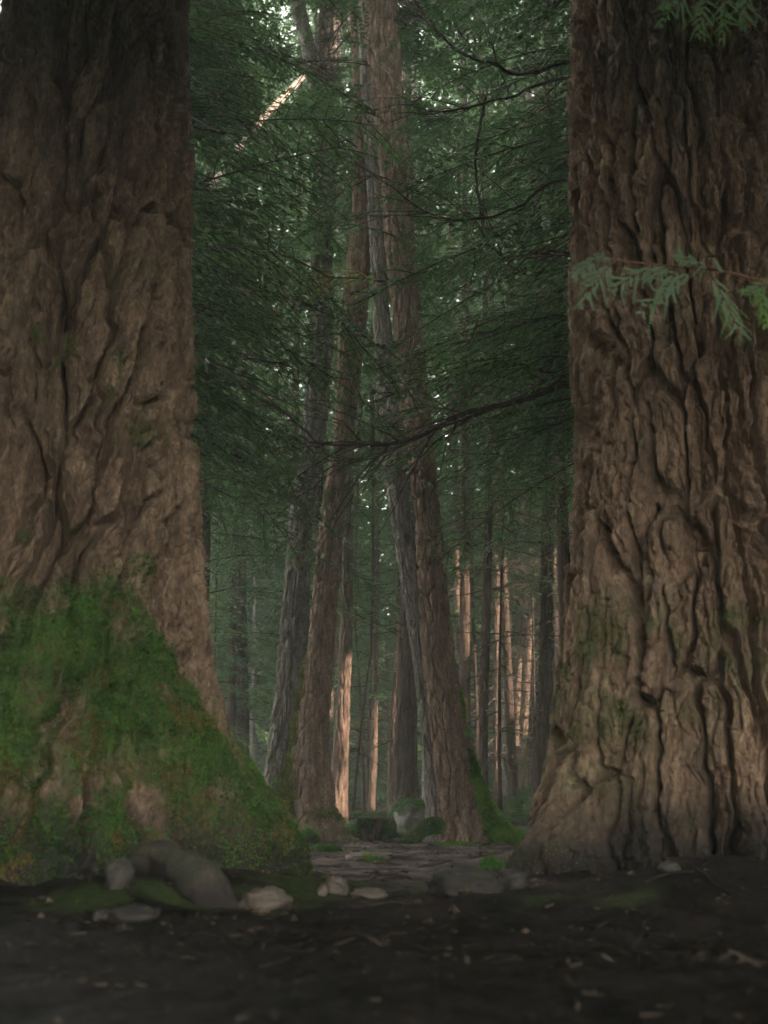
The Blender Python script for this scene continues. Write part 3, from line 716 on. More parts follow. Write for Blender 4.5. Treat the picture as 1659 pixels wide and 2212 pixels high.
slim_tree((1082, 1758), (1083, 1275), 9, 6, 17, M['dark'], 'thin dark sapling at the end of the green mossy foot', 8, 3.4, 14, 1.3, twigs=30, tl=1.2)
slim_tree((1111, 1725), (1122, 1385), 16, 14, 32, M['far'], 'brown far trunk left of the rightmost sunlit trunk', 20, 6, 24, twigs=30)
slim_tree((1130, 1725), (1139, 1390), 19, 16, 34, M['far'], 'rightmost sunlit far trunk before the shaded black one', 20, 6.2, 24, twigs=30)
slim_tree((1098, 1730), (1097, 1400), 8, 7, 36, M['grey'], 'pale grey thin far stem between orange lit and brown trunks', 18, 6, 16, twigs=16)
slim_tree((1165, 1740), (1182, 1300), 40, 30, 20.5, M['dark'], 'big shaded trunk nearest the left edge of the right giant', 20, 4.8, 32, bark=(11, .7, .04), nt=80, twigs=40, tl=1.3, tmat='twigpale')
slim_tree((1195, 1735), (1215, 1190), 26, 22, 26, M['dark'], 'shaded trunk partly hidden by the right giant', 20, 5, 28, twigs=24)
slim_tree((985, 1740), (985, 1200), 13, 12, 30, M['far'], 'sunlit far stem peeping out right of the leaning brown trunk', 20, 6, 22)
slim_tree((523, 1750), (523, 1440), 30, 26, 24, M['dark'], 'dark trunk beside the right edge of the left giant', 19, 4.4, 34, twigs=34, tl=1.4)
slim_tree((550, 1745), (549, 1440), 11, 10, 28, M['grey'], 'thin grey trunk between the dark one and the ridged one', 18, 4.8, 26, twigs=26)
slim_tree((960, 1740), (1172, -40), 18, 16, 34, M['grey'], 'tall far trunk leaning right high among the branches', 40, 14, 40, 3, twigs=0) if False else None
slim_tree((884, 1740), (892, 300), 26, 22, 25, M['grey'], 'pale tall trunk rising behind the dark crossing trunks', 26, 8, 40, 2.6, twigs=0)
slim_tree((1095, 1735), (1096, 300), 17, 14, 31, M['grey'], 'tall shaded trunk high up in the sky gaps on the right', 30, 9, 44, 2.8, twigs=10)
slim_tree((1142, 1735), (1140, 150), 22, 18, 36, M['dark'], 'tall dark trunk rising to the top right corner of the gap', 34, 9, 50, 3.0, twigs=10)

# leaning dead trunk, upper left
P = curve([at(428, 443, 16.2), at(477, 376, 16.5), at(555, 271, 17), at(659, 160, 17.6), at(760, 40, 18.2), at(850, -70, 18.8)], 60)
E0 = at(428, 443, 16.2); E1 = at(477, 376, 16.5); dv = (E0 - E1) / np.linalg.norm(E0 - E1)
kk = E0[2] / -dv[2]; foot = E0 + dv * kk
P = np.vstack([np.linspace(foot, E0, 30)[:-1], P])
v, f = tube(P, np.linspace(.08, .04, len(P)), 16)
v += (fbm(v[:, 0] * 8, v[:, 1] * 8, v[:, 2] * 8, 3, 4) - .5)[:, None] * .03
t = thing('dead_tree', foot, 'pale dead trunk leaning diagonally across the upper left gap', 'dead tree')
g = Geo(); g.add(v, f, 0); g.build('trunk', [M['bleached']], t, (0,), {'moss': np.zeros(len(v))})
q = np.random.default_rng(4)
for k in range(9):
    b = P[q.integers(34, 75)]; dd = q.normal(0, 1, 3); dd[2] = -abs(dd[2]) * .4
    dd /= np.linalg.norm(dd); Q = b + dd * q.uniform(.15, .6) * np.linspace(0, 1, 4)[:, None]
    g = Geo(); g.add(*tube(Q, [.014, .01, .007, .003], 5), 0); g.build('branch_stub', [M['twigpale']], t)

# ------------------------------------------------------------------ hemlocks whose boughs fill the gap
HEM = 'hemlocks filling the gap with drooping boughs'
def hemlock(x, d, h, z0, n, Lm, label, protos, tint=.42, r0=.12, az_c=None, az_w=math.pi, gate=None, pitch=(-.25, .2), twigs=16):
    gz = float(hgt(x, d)); lean = rng.uniform(-.02, .02)
    cx = lambda z: x + lean * np.asarray(z, float)
    t = thing('hemlock_tree', (x, d, gz), label, 'tree', HEM)
    r = lambda z: np.interp(z, [0, h], [r0, .02])
    V, Fc, mo = make_trunk(cx, const(d), r, zrows([(gz - .2, 5, .06), (5, h, .3)]), 36, [(-1.5, .7, flare(.3)), (1.5, .7, flare(.3))], (9, .4, .015), 0, .4, .01, (), int(rng.integers(999)), None, 0, gz)
    g = Geo(); g.add(V, Fc, 0); g.build('trunk', [M['dark']], t, (0,), {'moss': mo})
    g = Geo(); crown(g, path_of(cx, d), z0, h, n, Lm, protos, tint, az_c, az_w, pitch, gate, .6 if h > 12 else .3); g.build('crown', [M['leaf'], M['twig']], t)
    if twigs:
        bare_twigs(t, path_of(cx, d), max(1.2, z0 - 1.5), z0 + 3, twigs, 1.6, int(rng.integers(9999)), 'twig')
    return t, path_of(cx, d)

front = lambda c: c[:, 1] > 8.6
hemlock(-3.0, 10.6, 10.5, 3.9, 100, 3.6, 'hemlock standing hidden behind the left giant, boughs hanging into the gap', FINE, .42, .14, 0.1, 1.3, front)
tr, pth = hemlock(3.3, 10.9, 10.5, 4.2, 95, 3.8, 'hemlock hidden behind the right giant with a long dark sweeping bough', FINE, .40, .15, math.pi, 1.3, front)
hemlock(-2.6, 16.5, 14.5, 3.0, 70, 3.0, 'hemlock right beside the left giant, behind the first boughs', FINE, .46, .13)
hemlock(2.6, 16.2, 14.5, 4.2, 52, 2.8, 'hemlock in front of the shaded trunks near the right giant', FINE, .44, .12)
hemlock(-0.98, 18.5, 16, 4.8, 52, 2.7, 'hemlock standing directly behind the mossy edged brown trunk', FINE, .46, .10)
hemlock(1.3, 19, 17, 5.2, 55, 2.7, 'hemlock rising just right of the green footed trunk', MIDB, .40, .11)
hemlock(-1.7, 21, 19, 4.2, 75, 3.0, 'hemlock behind the grey ridged forked trunk', MIDB, .46, .12)
hemlock(-4.2, 24, 26, 2.4, 130, 3.3, 'hemlock low behind the mossy right flank of the left giant', MIDB, .55, .13)
hemlock(4.0, 26, 26, 5.0, 130, 3.2, 'hemlock far back near the left edge of the right giant', MIDB, .46, .14)
hemlock(0.35, 28, 26, 3.6, 125, 3.0, 'hemlock far back over the stump', MIDB, .50, .13)
hemlock(2.2, 32, 30, 5.2, 140, 3.4, 'hemlock far back over the orange lit stems', MIDB, .46, .15)
hemlock(-1.6, 33, 30, 3.4, 140, 3.4, 'hemlock far back left of the thin sunlit stems', MIDB, .55, .15)
hemlock(-5.4, 32, 32, 3.0, 160, 3.5, 'tall hemlock in the far upper left of the gap', MIDB, .55, .15)
hemlock(5.6, 35, 32, 4.8, 150, 3.4, 'tall hemlock in the far upper right of the gap', MIDB, .46, .15)

hemlock(-3.1, 21, 4.2, .5, 46, 1.3, 'short bushy sapling between the left giant and the ridged trunk', MIDB, .6, .04, twigs=0)
hemlock(-.35, 30, 4.5, .4, 48, 1.5, 'small sapling in the gap over the stump', MIDB, .5, .04, twigs=0)
hemlock(.15, 34, 5, .4, 50, 1.6, 'sapling far back left of the boulder', MIDB, .45, .04, twigs=0)
hemlock(3.1, 24, 3.6, .4, 44, 1.3, 'low sapling at the foot of the big shaded trunk', MIDB, .45, .04, twigs=0)
hemlock(2.0, 36, 5, .4, 50, 1.6, 'sapling glimpsed between the far straight stems', MIDB, .4, .04, twigs=0)

hemlock(-3.0, 23, 22, 2.2, 120, 2.8, 'pale green hemlock with low boughs in the gap left of the ridged trunk', MIDB, .66, .10)
hemlock(-.25, 27, 22, 2.8, 110, 2.7, 'pale hemlock with low boughs in the gap above the thin sunlit stems', MIDB, .66, .08, twigs=8)
hemlock(2.55, 23, 22, 4.3, 105, 2.8, 'pale hemlock with feathery boughs above the straight dark stems', MIDB, .66, .09)
hemlock(3.6, 20, 15, 3.6, 70, 2.4, 'hemlock with pale boughs drooping before the big shaded trunk', FINE, .66, .09)

# the long sweeping bough of the hidden hemlock
def long_branch(t, pts, r0, r1, subs, seed, mat='twig', leafy=.5, name='branch'):
    q = np.random.default_rng(seed)
    P = curve(pts, 50); g = Geo()
    w = np.cumsum(q.normal(0, .006, (50, 3)), 0); P = P + w
    g.add(*tube(P, np.linspace(r0, r1, 50), 8), 1)
    for k in range(subs):
        i = q.integers(6, 46); T = P[min(i + 2, 49)] - P[i]; T /= np.linalg.norm(T)
        d = T * q.uniform(.4, 1.0) + q.normal(0, .5, 3) + np.array([0, 0, .25]); d /= np.linalg.norm(d)
        L = q.uniform(.4, 1.3); s = np.linspace(0, 1, 8)[:, None]
        Q = P[i] + d * L * s + np.array([0, 0, -.25]) * L * s * s + np.cumsum(q.normal(0, .012, (8, 3)), 0)
        g.add(*tube(Q, np.linspace(r0 * .3, .003, 8), 5), 1)
        if q.random() < leafy:
            put_bough(g, FINE[q.integers(5)], Q[4], math.atan2(d[1], d[0]), -.2, q.uniform(.25, .45), .4, gate=front)
        for kk in range(3):
            j = q.integers(2, 8); d2 = d + q.normal(0, .6, 3); Q2 = Q[j] + d2 * q.uniform(.1, .35) * np.linspace(0, 1, 4)[:, None]
            g.add(*tube(Q2, np.linspace(.005, .002, 4), 3), 1)
    g.build(name, [M['leaf'], M[mat]], t, (1,))
long_branch(tr, [pth(4.4), at(1300, 800, 10.6), at(1240, 823, 10.4), at(1120, 870, 10.3), at(1000, 892, 10.2), at(900, 940, 10.2), at(800, 952, 10.2), at(700, 945, 10.3), at(590, 930, 10.4)], .045, .007, 26, 1, leafy=.2)
long_branch(tr, [pth(4.2), at(1240, 835, 10.5), at(1060, 900, 10.2), at(920, 950, 10.0), at(830, 990, 9.9), at(720, 1015, 9.9)], .02, .004, 12, 2)
long_branch(tr, [pth(8.0), at(1240, 170, 10.8), at(1100, 212, 10.6), at(960, 240, 10.5), at(860, 235, 10.5)], .025, .005, 16, 3)
long_branch(tr, [pth(6.4), at(1235, 385, 10.7), at(1130, 440, 10.5), at(1040, 465, 10.4), at(950, 450, 10.4), at(850, 385, 10.3), at(760, 330, 10.3)], .022, .005, 18, 5)
long_branch(tr, [pth(9.0), at(1160, 150, 10.6), at(1060, 140, 10.5), at(990, 100, 10.4), at(900, -10, 10.3)], .024, .012, 10, 6)
long_branch(tr, [at(1050, 205, 10.6), at(1038, 300, 10.6), at(1045, 400, 10.6), at(1060, 450, 10.6), at(1078, 495, 10.6)], .018, .006, 8, 7)
long_branch(tr, [pth(5.2), at(1240, 560, 10.7), at(1150, 600, 10.5), at(1080, 560, 10.3), at(1010, 470, 10.3)], .018, .005, 12, 8)

# ------------------------------------------------------------------ forest masses farther off
def leaf_mass(n_clump, boxes, seed, size=.5, per=14, dens=None, carve=1.0, lw=.11, trunks=0, droop=.5, tint=.45):
    q = np.random.default_rng(seed); g = Geo()
    C = []
    for (x0, x1, y0, y1, z0, z1, wgt) in boxes:
        k = int(n_clump * wgt); C.append(np.stack([q.uniform(x0, x1, k), q.uniform(y0, y1, k), q.uniform(z0, z1, k)], 1))
    C = np.concatenate(C)
    if dens is not None: C = C[q.random(len(C)) < dens(C)]
    n = len(C) * per
    tc = np.repeat(np.clip(q.normal(tint, .15, len(C)), 0, .92), per)
    c = np.repeat(C, per, 0) + q.normal(0, 1, (n, 3)) * np.array([.7, .7, .22]) * size
    if carve:
        k = ~lit(c, carve); c = c[k]; tc = tc[k]; n = len(c)
    az = q.uniform(0, 2 * math.pi, n); d = np.stack([np.cos(az), np.sin(az), -q.uniform(0, 1, n) * droop], 1)
    d /= np.linalg.norm(d, axis=1)[:, None]
    w = np.cross(d, np.array([0, 0, 1.]) + q.normal(0, .4, (n, 3))); w /= np.linalg.norm(w, axis=1)[:, None]
    ln = (size * q.uniform(.4, 1.1, n))[:, None]; hw = (size * lw * q.uniform(.6, 1.4, n))[:, None]
    V = np.stack([c - d * ln * .5, c + w * hw, c + d * ln * .5, c - w * hw], 1)
    g.add(V.reshape(-1, 3), np.arange(n * 4).reshape(-1, 4), 0, np.repeat(np.clip(tc + q.normal(0, .06, n), 0, .92), 4))
    for k in range(trunks):
        b = boxes[q.integers(len(boxes))]; x, y = q.uniform(b[0], b[1]), q.uniform(b[2], b[3])
        if seed == 6 and (abs(x) < 5 or (y > 0 and abs(x) < 2.5 + .42 * y)): continue
        z = float(hgt(x, y)); hh = b[5] * q.uniform(.7, 1.); ln_ = q.normal(0, .02, 2)
        P = np.array([[x, y, z - .3], [x + ln_[0] * hh * .5, y + ln_[1] * hh * .5, hh * .5], [x + ln_[0] * hh, y + ln_[1] * hh, hh]])
        pp = P.mean(0)
        r = q.uniform(.12, .36)
        if carve and lit(np.linspace(P[0], P[2], 40), 1.0).any() and q.random() < .8: continue
        g.add(*tube(curve(P, 10), np.linspace(r, .04, 10), 8), 1, .3)
    return g
def stripe(C):   # crowns: clumps gather in tree-like columns, thinning upward
    return (.16 + .3 * smooth(12, 2, C[:, 2]) + .8 * smooth(.44, .56, fbm(C[:, 0] * .30, C[:, 1] * .30, C[:, 2] * .22, 3, 60))) * np.clip(1.15 - C[:, 2] / 60, .15, 1)
g = leaf_mass(62000, [(-22, 22, 38, 56, 0.3, 40, .72), (-30, 30, 56, 85, .3, 50, .40), (-20, 20, 36, 52, .2, 11, .48)], 5, .6, 13, stripe, .9, trunks=50, tint=.5, lw=.15)
o = g.build('distant_forest', [M['leaf'], M['far']], None, (1,)); tag(o, 'far dim forest of stems and green boughs behind everything', 'forest', kind='stuff')
# unseen leaf masses, added and shaped to block light: they keep the low sun and the side light off the path
g = leaf_mass(30000, [(10, 27, -12, 30, 1, 42, .50), (10, 27, 30, 50, 1, 42, .06), (-30, -6, -24, 3, .5, 26, .22), (-10, 10, -9, 4.3, 5.2, 14, .45), (-26, -5.2, 2, 8.5, .3, 22, .10)], 6, .8, 12, None, 1.5, lw=.30, trunks=60, tint=.4)
o = g.build('light_blocking_woods', [M['leaf'], M['dark']], None, (1,)); tag(o, 'unseen conifer woods added to hold sun and side light off the path', 'forest', kind='stuff')

# ------------------------------------------------------------------ near cedar sprays on the right
def spray(base, dirv, L, seed, nsec=11, tint=.45, nrm=np.array([.1, -1, .35])):
    """flat fern-like cedar spray hanging from base along dirv"""
    q = np.random.default_rng(seed)
    d = np.asarray(dirv, float); d /= np.linalg.norm(d); nrm = nrm / np.linalg.norm(nrm)
    lat = np.cross(nrm, d); lat /= np.linalg.norm(lat)
    g = Geo(); LV, TV = [], []
    ax = lambda s: base + d * L * s + np.array([0, 0, -.12]) * L * s * s
    for side in (-1, 1):
        for k in range(nsec):
            s = .12 + .86 * (k + q.uniform(.2, .8)) / nsec
            l2 = L * (.46 * (1 - s) ** .7 + .05) * q.uniform(.55, 1.25) * min(1, s * 4); cv = q.normal(0, .22, 3)
            d2 = d * .85 + lat * side * q.uniform(.4, .9) + nrm * q.normal(0, .28) + np.array([0, 0, -.15]); d2 /= np.linalg.norm(d2)
            p = ax(s); nl = max(3, int(l2 / .009))
            for j in range(nl):
                u = (j + .3) / nl; b = p + d2 * l2 * u + (np.array([0, 0, -.25]) + cv) * l2 * u * u
                for s2 in (-1, 1):
                    dd = d2 * .8 + (d * .2 + lat * side * .1) + np.cross(nrm, d2) * s2 * .6 + nrm * q.normal(0, .15); dd /= np.linalg.norm(dd)
                    ln = (.019 * (1 - .5 * u)) * q.uniform(.8, 1.2); w = np.cross(nrm, dd) * .0050
                    LV.append([b, b + dd * ln * .55 + w, b + dd * ln, b + dd * ln * .55 - w]); TV += [np.clip(tint + q.normal(0, .08) + .25 * u * s, 0, 1)] * 4
    LV = np.array(LV); g.add(LV.reshape(-1, 3), np.arange(len(LV) * 4).reshape(-1, 4), 0, np.array(TV))
    s = np.linspace(0, 1, 8)[:, None]; g.add(*tube(ax(s), np.linspace(.004, .0015, 8), 5), 1, .3)
    return g
D = 5.75
CT = np.array([3.0, D, 0.0]); CT[2] = float(hgt(3.0, D))
t = thing('cedar_tree', CT, 'cedar just out of frame whose green sprays hang before the right giant', 'tree')
V, Fc, mo = make_trunk(const(3.0), const(D), prof([(0, .1), (6, .05), (8, .02)]), zrows([(-.1, 8, .08)]), 28, (), (8, .5, .01), 0, .4, .01, (), 9, None, 0)
g = Geo(); g.add(V, Fc, 0); g.build('trunk', [M['brown']], t, (0,), {'moss': mo})
M['twigred'] = bark_mat('twig_red', (0.16, .08, .05), (.26, .14, .09), (.36, .2, .13), None, 0, 2, .1)
def branch(pts, n, r0, r1):
    P = curve(pts, n); g = Geo(); g.add(*tube(P, np.linspace(r0, r1, n), 7), 0, .3); return g.build('branch', [M['twigred']], t, (0,))
low = branch([np.array([3.0, D, 3.0]), at(1720, 628, D), at(1640, 606, D - .05), at(1540, 582, D - .1), at(1440, 574, D - .1), at(1340, 562, D - .1), at(1280, 546, D - .1), at(1225, 528, D - .1)], 50, .012, .0025)
for k, (a, b, L, ti) in enumerate([((1330, 560), (1255, 640), .30, .35), ((1300, 553), (1240, 590), .22, .25), ((1420, 574), (1320, 612), .30, .35), ((1505, 578), (1385, 655), .36, .42), ((1470, 575), (1420, 640), .25, .35),
                                   ((1530, 582), (1600, 706), .36, .52), ((1540, 582), (1460, 545), .22, .40), ((1560, 586), (1545, 560), .10, .4), ((1480, 576), (1465, 535), .14, .45), ((1450, 574), (1395, 590), .22, .4),
                                   ((1640, 606), (1655, 690), .26, .85), ((1665, 612), (1610, 625), .20, .6), ((1320, 558), (1290, 545), .12, .25), ((1700, 622), (1665, 600), .16, .7)]):
    A, B = at(*a, D - .1), at(*b, D - .22); sgn = B - A
    o = spray(A, sgn, np.linalg.norm(sgn) * 1.05, 100 + k, 8, ti).build('spray', [M['cedar'], M['twigred']], t)
top = branch([np.array([3.0, D, 4.9]), at(1690, -40, D), at(1600, -28, D - .05), at(1500, -25, D - .1), at(1410, -20, D - .1)], 30, .011, .003)
for k, (a, b, ti) in enumerate([((1500, -25), (1424, 38), .6), ((1530, -25), (1508, 64), .65), ((1570, -26), (1560, 68), .7), ((1620, -30), (1605, 45), .6), ((1460, -22), (1430, 10), .6)]):
    A, B = at(*a, D - .1), at(*b, D - .2); sgn = B - A
    spray(A, sgn, np.linalg.norm(sgn) * 1.05, 150 + k, 8, ti).build('spray', [M['cedar'], M['twigred']], t)

# ------------------------------------------------------------------ rocks, stump, ground plants
def rock(name, x, y, d, w, h, dep, label, mat, seed, mossy=0.0, sink=.3, grp=None, cat='rock', tilt=0, tufts=0, flat=1.0, lift=0.0):
    """w, h in photo units as seen at distance d; x, y = centre of its foot"""
    q = at(x, y, d); gz = float(hgt(q[0], d)) + lift
    rx, rz = w / 2 * pxm(y, d), h * pxm(y, d); ry = dep
    nu, nv = 56, 36
    U, Vv = np.meshgrid(np.arange(nu) / nu * 2 * math.pi, np.linspace(.02, math.pi - .02, nv), indexing='xy')
    nx, ny, nz = np.cos(U) * np.sin(Vv), np.sin(U) * np.sin(Vv), np.cos(Vv)
    n = fbm(nx * 1.3 + seed, ny * 1.3, nz * 1.3, 3, seed) - .5; n2 = fbm(nx * 5 + seed, ny * 5, nz * 5, 3, seed + 3) - .5
    f1, f2, _ = cell(U / (2 * math.pi) * 5, Vv * 1.6, 5, seed)
    rr = 1 + .55 * n + .12 * n2 - .12 * smooth(.1, .5, f1)
    e = lambda a: np.sign(a) * np.abs(a) ** .8
    X, Y, Z = e(nx) * rr * rx, e(ny) * rr * ry, e(nz) * rr * rz / (1 + (1 - sink)) * 1.3
    Z = Z + X * math.tan(tilt) + rz * (1 - sink) * .35
    P = np.stack([X + q[0], Y + d, Z + gz - rz * .05], -1).reshape(-1, 3)
    i = np.arange(nv - 1)[:, None] * nu; j = np.arange(nu)[None]; j2 = (j + 1) % nu
    Fc = np.stack([i + j, i + nu + j, i + nu + j2, i + j2], -1).reshape(-1, 4)
    mo = mossy * smooth(-.05 if mossy > .97 else .35, .45 if mossy > .97 else .7, nz + 1.8 * n2 + .5 * n)
    g = Geo(); g.add(P, Fc, 0)
    if tufts:
        t = thing(name, (q[0], d, gz), label, cat, grp)
        g.build('stone', [mat], t, (0,), {'moss': mo})
        moss_tufts(P, Fc, mo, tufts, .011, .005, True, .5, seed, .04, .3).build('moss', [M['moss']], t)
        return t
    o = g.build(name, [mat], None, (0,), {'moss': mo}); return tag(o, label, cat, grp)

rock('boulder', 895, 1792, 17, 88, 66, .5, 'big grey boulder with a green moss cap left of the leaning trunk', M['rockpale'], 3, .95, .15, None, 'boulder', -.05, 9000)
rock('rock', 668, 1818, 13.0, 44, 32, .16, 'moss covered round rock at the foot of the brown leaning trunk', M['rock'], 5, 1.0, .2, None, 'rock', 0, 4500)
rock('rock', 762, 1800, 15.2, 26, 22, .16, 'small mossy rock tucked against the left of the stump', M['rock'], 8, 1.0, .2, None, 'rock', 0, 2500)
rock('rock', 840, 1798, 16, 34, 24, .2, 'low mossy rock between the stump and the boulder', M['rock'], 9, 1.0, .2, None, 'rock', 0, 2500)
rock('rock', 1142, 1752, 19, 20, 14, .12, 'small bare grey rock by the right giant foot', M['rock'], 10, .1, .2)
rock('rock', 1108, 1756, 18.5, 56, 26, .3, 'low mossy hump at the end of the green mossy foot', M['rock'], 14, 1.0, .2, None, 'rock', 0, 4000)
rock('flat_rock', 800, 1851, 10.4, 112, 15, .30, 'flat tan rock lying in the middle of the path', M['rocktan'], 11, .12, .3)
rock('rock', 722, 1928, 6.3, 66, 34, .10, 'pale rounded rock just right of the left giant toe', M['rocktan'], 12, 0, .3)
rock('rock', 697, 1938, 6.15, 24, 18, .05, 'small pale rock touching the rounded rock', M['rocktan'], 13, 0, .3)
rock('rock', 800, 1932, 6.3, 80, 18, .13, 'low brownish rock alone on the path between the giants', M['rocktan'], 15, 0, .4)
rock('rock', 575, 1950, 5.85, 110, 40, .16, 'wide grey rock under the left giant toe', M['rocktan'], 16, 0, .3)
rock('rock', 255, 1915, 5.7, 66, 58, .12, 'upright grey rock against the left giant base', M['rock'], 17, .1, .2)
rock('rock', 222, 1962, 5.2, 44, 26, .07, 'small pale rock lying nearest the camera on the left', M['rock'], 18, 0, .3)
rock('rock', 290, 1965, 5.15, 120, 30, .12, 'flat dark rock right of the small pale one', M['rockdark'], 24, 0, .4)
rock('rock', 1108, 1934, 6.2, 62, 34, .11, 'smooth grey rock by the toe of the right giant', M['rock'], 19, 0, .3)
rock('rock', 1000, 1950, 5.9, 160, 60, .26, 'broad dark humped rock at the foot of the right giant', M['rockdark'], 21, .15, .25)
rock('rock', 1062, 1892, 6.6, 58, 46, .14, 'dark rock with green moss patches on the right giant toe', M['rockdark'], 22, .7, .2, None, 'rock', 0, 2500)
rock('rock', 1450, 1940, 5.7, 50, 16, .06, 'small half buried stone before the right giant', M['rock'], 23, 0, .4)

# stump
q = at(803, 1808, 14.3); gz = float(hgt(q[0], 14.3)); r0 = 27 * pxm(1808, 14.3); hh = 42 * pxm(1808, 14.3)
t = thing('stump', (q[0], 14.3, gz), 'low dark mossy cut stump in front of the thin sunlit stems', 'stump')
rad = prof([(-1, r0 * 1.1), (gz, r0 * .95), (gz + hh * .8, r0 * .93), (gz + hh, r0 * .95), (9, r0)])
V, Fc, mo = make_trunk(const(q[0]), const(14.3), rad, np.linspace(gz - .15, gz + hh, 30), 90, [(-.3, .3, [(-.2, .35), (0, .26), (.08, .1), (.2, .02), (.3, 0)]), (-2.2, .4, [(-.2, .12), (.05, .06), (.25, 0)])], (9, .3, .03), 0, .4, .02, (), 33,
                       lambda T, Z, wx, wy, p: .85 * smooth(.35, .55, fbm(wx * 5, wy * 5, Z * 5, 3, 44)), .02, gz)
g = Geo(); g.add(V, Fc, 0); g.build('trunk_base', [M['dark']], t, (0,), {'moss': mo})
moss_tufts(V, Fc, mo, 5000, .03, .008, True, .22, 9, .03, .25).build('moss', [M['moss']], t)
ring = V[-1]; c = ring.mean(0); k = np.linspace(1, 0, 8)
disc = np.concatenate([c + (ring - c) * a + np.array([0, 0, .012 * math.sin(a * 9)]) for a in k]); nt = len(ring)
i = np.arange(7)[:, None] * nt; j = np.arange(nt)[None]; j2 = (j + 1) % nt
g = Geo(); g.add(disc + np.array([0, 0, .002]), np.stack([i + j, i + j2, i + nt + j2, i + nt + j], -1).reshape(-1, 4), 0)
g.build('cut_face', [M['dark']], t, (0,), {'moss': np.zeros(len(disc))})

def tuft(x, y, d, n, h, spread, label, seed, tint=.6, name='grass_tuft', lw=.006, mat='moss'):
    q = np.random.default_rng(seed); c = at(x, y, d); sp_ = spread * pxm(y, d)
    bx, by = c[0] + q.normal(0, sp_ * .5, n), d + q.normal(0, sp_ * .4, n); bz = hgt(bx, by)
    b = np.stack([bx, by, bz], 1); dd = np.stack([q.normal(0, .6, n), q.normal(0, .6, n), np.full(n, 1.)], 1); dd /= np.linalg.norm(dd, axis=1)[:, None]
    ln = (h * q.uniform(.4, 1.2, n))[:, None]; w = np.cross(dd, q.normal(0, 1, (n, 3))); w /= np.linalg.norm(w, axis=1)[:, None]; w *= lw
    Vv = np.stack([b - w, b + w, b + dd * ln * .6 + w + np.array([0, 0, -.01]), b + dd * ln], 1)
    g = Geo(); g.add(Vv.reshape(-1, 3), np.arange(n * 4).reshape(-1, 4), 0, np.repeat(np.clip(q.normal(tint, .12, n), 0, .9), 4))
    o = g.build(name, [M[mat]])
    return tag(o, label, kind='stuff') if name == 'ground_moss' else tag(o, label, 'plant')
tuft(708, 1836, 11.2, 260, .07, 30, 'low grey green sprigs on the soil left of the flat tan rock', 1, .45, 'ground_plant', .008)
tuft(815, 1856, 10.0, 140, .06, 14, 'small green tuft growing before the flat tan rock', 2, .55)
tuft(797, 1850, 10.05, 60, .10, 5, 'small rusty upright sprig beside the green tuft', 3, .98, 'fern_sprig')
tuft(985, 1822, 12.6, 320, .04, 40, 'low moss and dried needles before the green footed trunk', 4, .8, 'ground_moss', .01)
tuft(1100, 1790, 15, 900, .06, 40, 'bright green ground moss behind the green mossy foot', 5, .7, 'ground_moss', .012)
tuft(640, 1775, 13.4, 220, .12, 12, 'little yellow green fern at the left of the brown leaning trunk', 6, .8, 'fern', .010)
tuft(700, 1780, 17, 200, .10, 14, 'brown dead bracken at the foot of the sunlit red trunk', 7, .98, 'bracken', .010)

def fern(x, y, d, n, size, tint, label, seed):
    q = np.random.default_rng(seed); c = at(x, y, d); gz = float(hgt(c[0], d))
    t = thing('fern', (c[0], d, gz), label, 'fern', 'ferns on the forest floor'); b = np.array([c[0], d, gz + .01])
    for k in range(n):
        g = Geo(); put_bough(g, FINE[k % 5], b, k * 2.4 + q.uniform(-.4, .4), q.uniform(.5, 1.0), size * q.uniform(.7, 1.15) / 2.2, tint + q.uniform(-.1, .1), q.uniform(-.3, .3))
        g.build('frond', [M['leaf'], M['twig']], t)
fern(588, 1800, 14.6, 9, .5, .7, 'fern in the shade at the foot of the grey ridged trunk', 1)
fern(640, 1806, 13.0, 8, .36, .85, 'yellow green fern left of the moss covered round rock', 2)
fern(742, 1796, 16, 9, .42, .65, 'fern between the sunlit red trunk and the stump', 3)
fern(1122, 1752, 19.5, 9, .6, .7, 'fern on the rise beside the small bare grey rock', 4)
fern(1150, 1730, 22, 10, .8, .6, 'large fern under the big shaded trunk', 5)
fern(556, 1720, 20, 10, .8, .6, 'large fern low behind the left giant root', 6)
fern(836, 1775, 19, 9, .6, .6, 'fern behind the mossy rock by the boulder', 7)
fern(1060, 1765, 17.5, 8, .5, .7, 'fern behind the green mossy foot', 8)

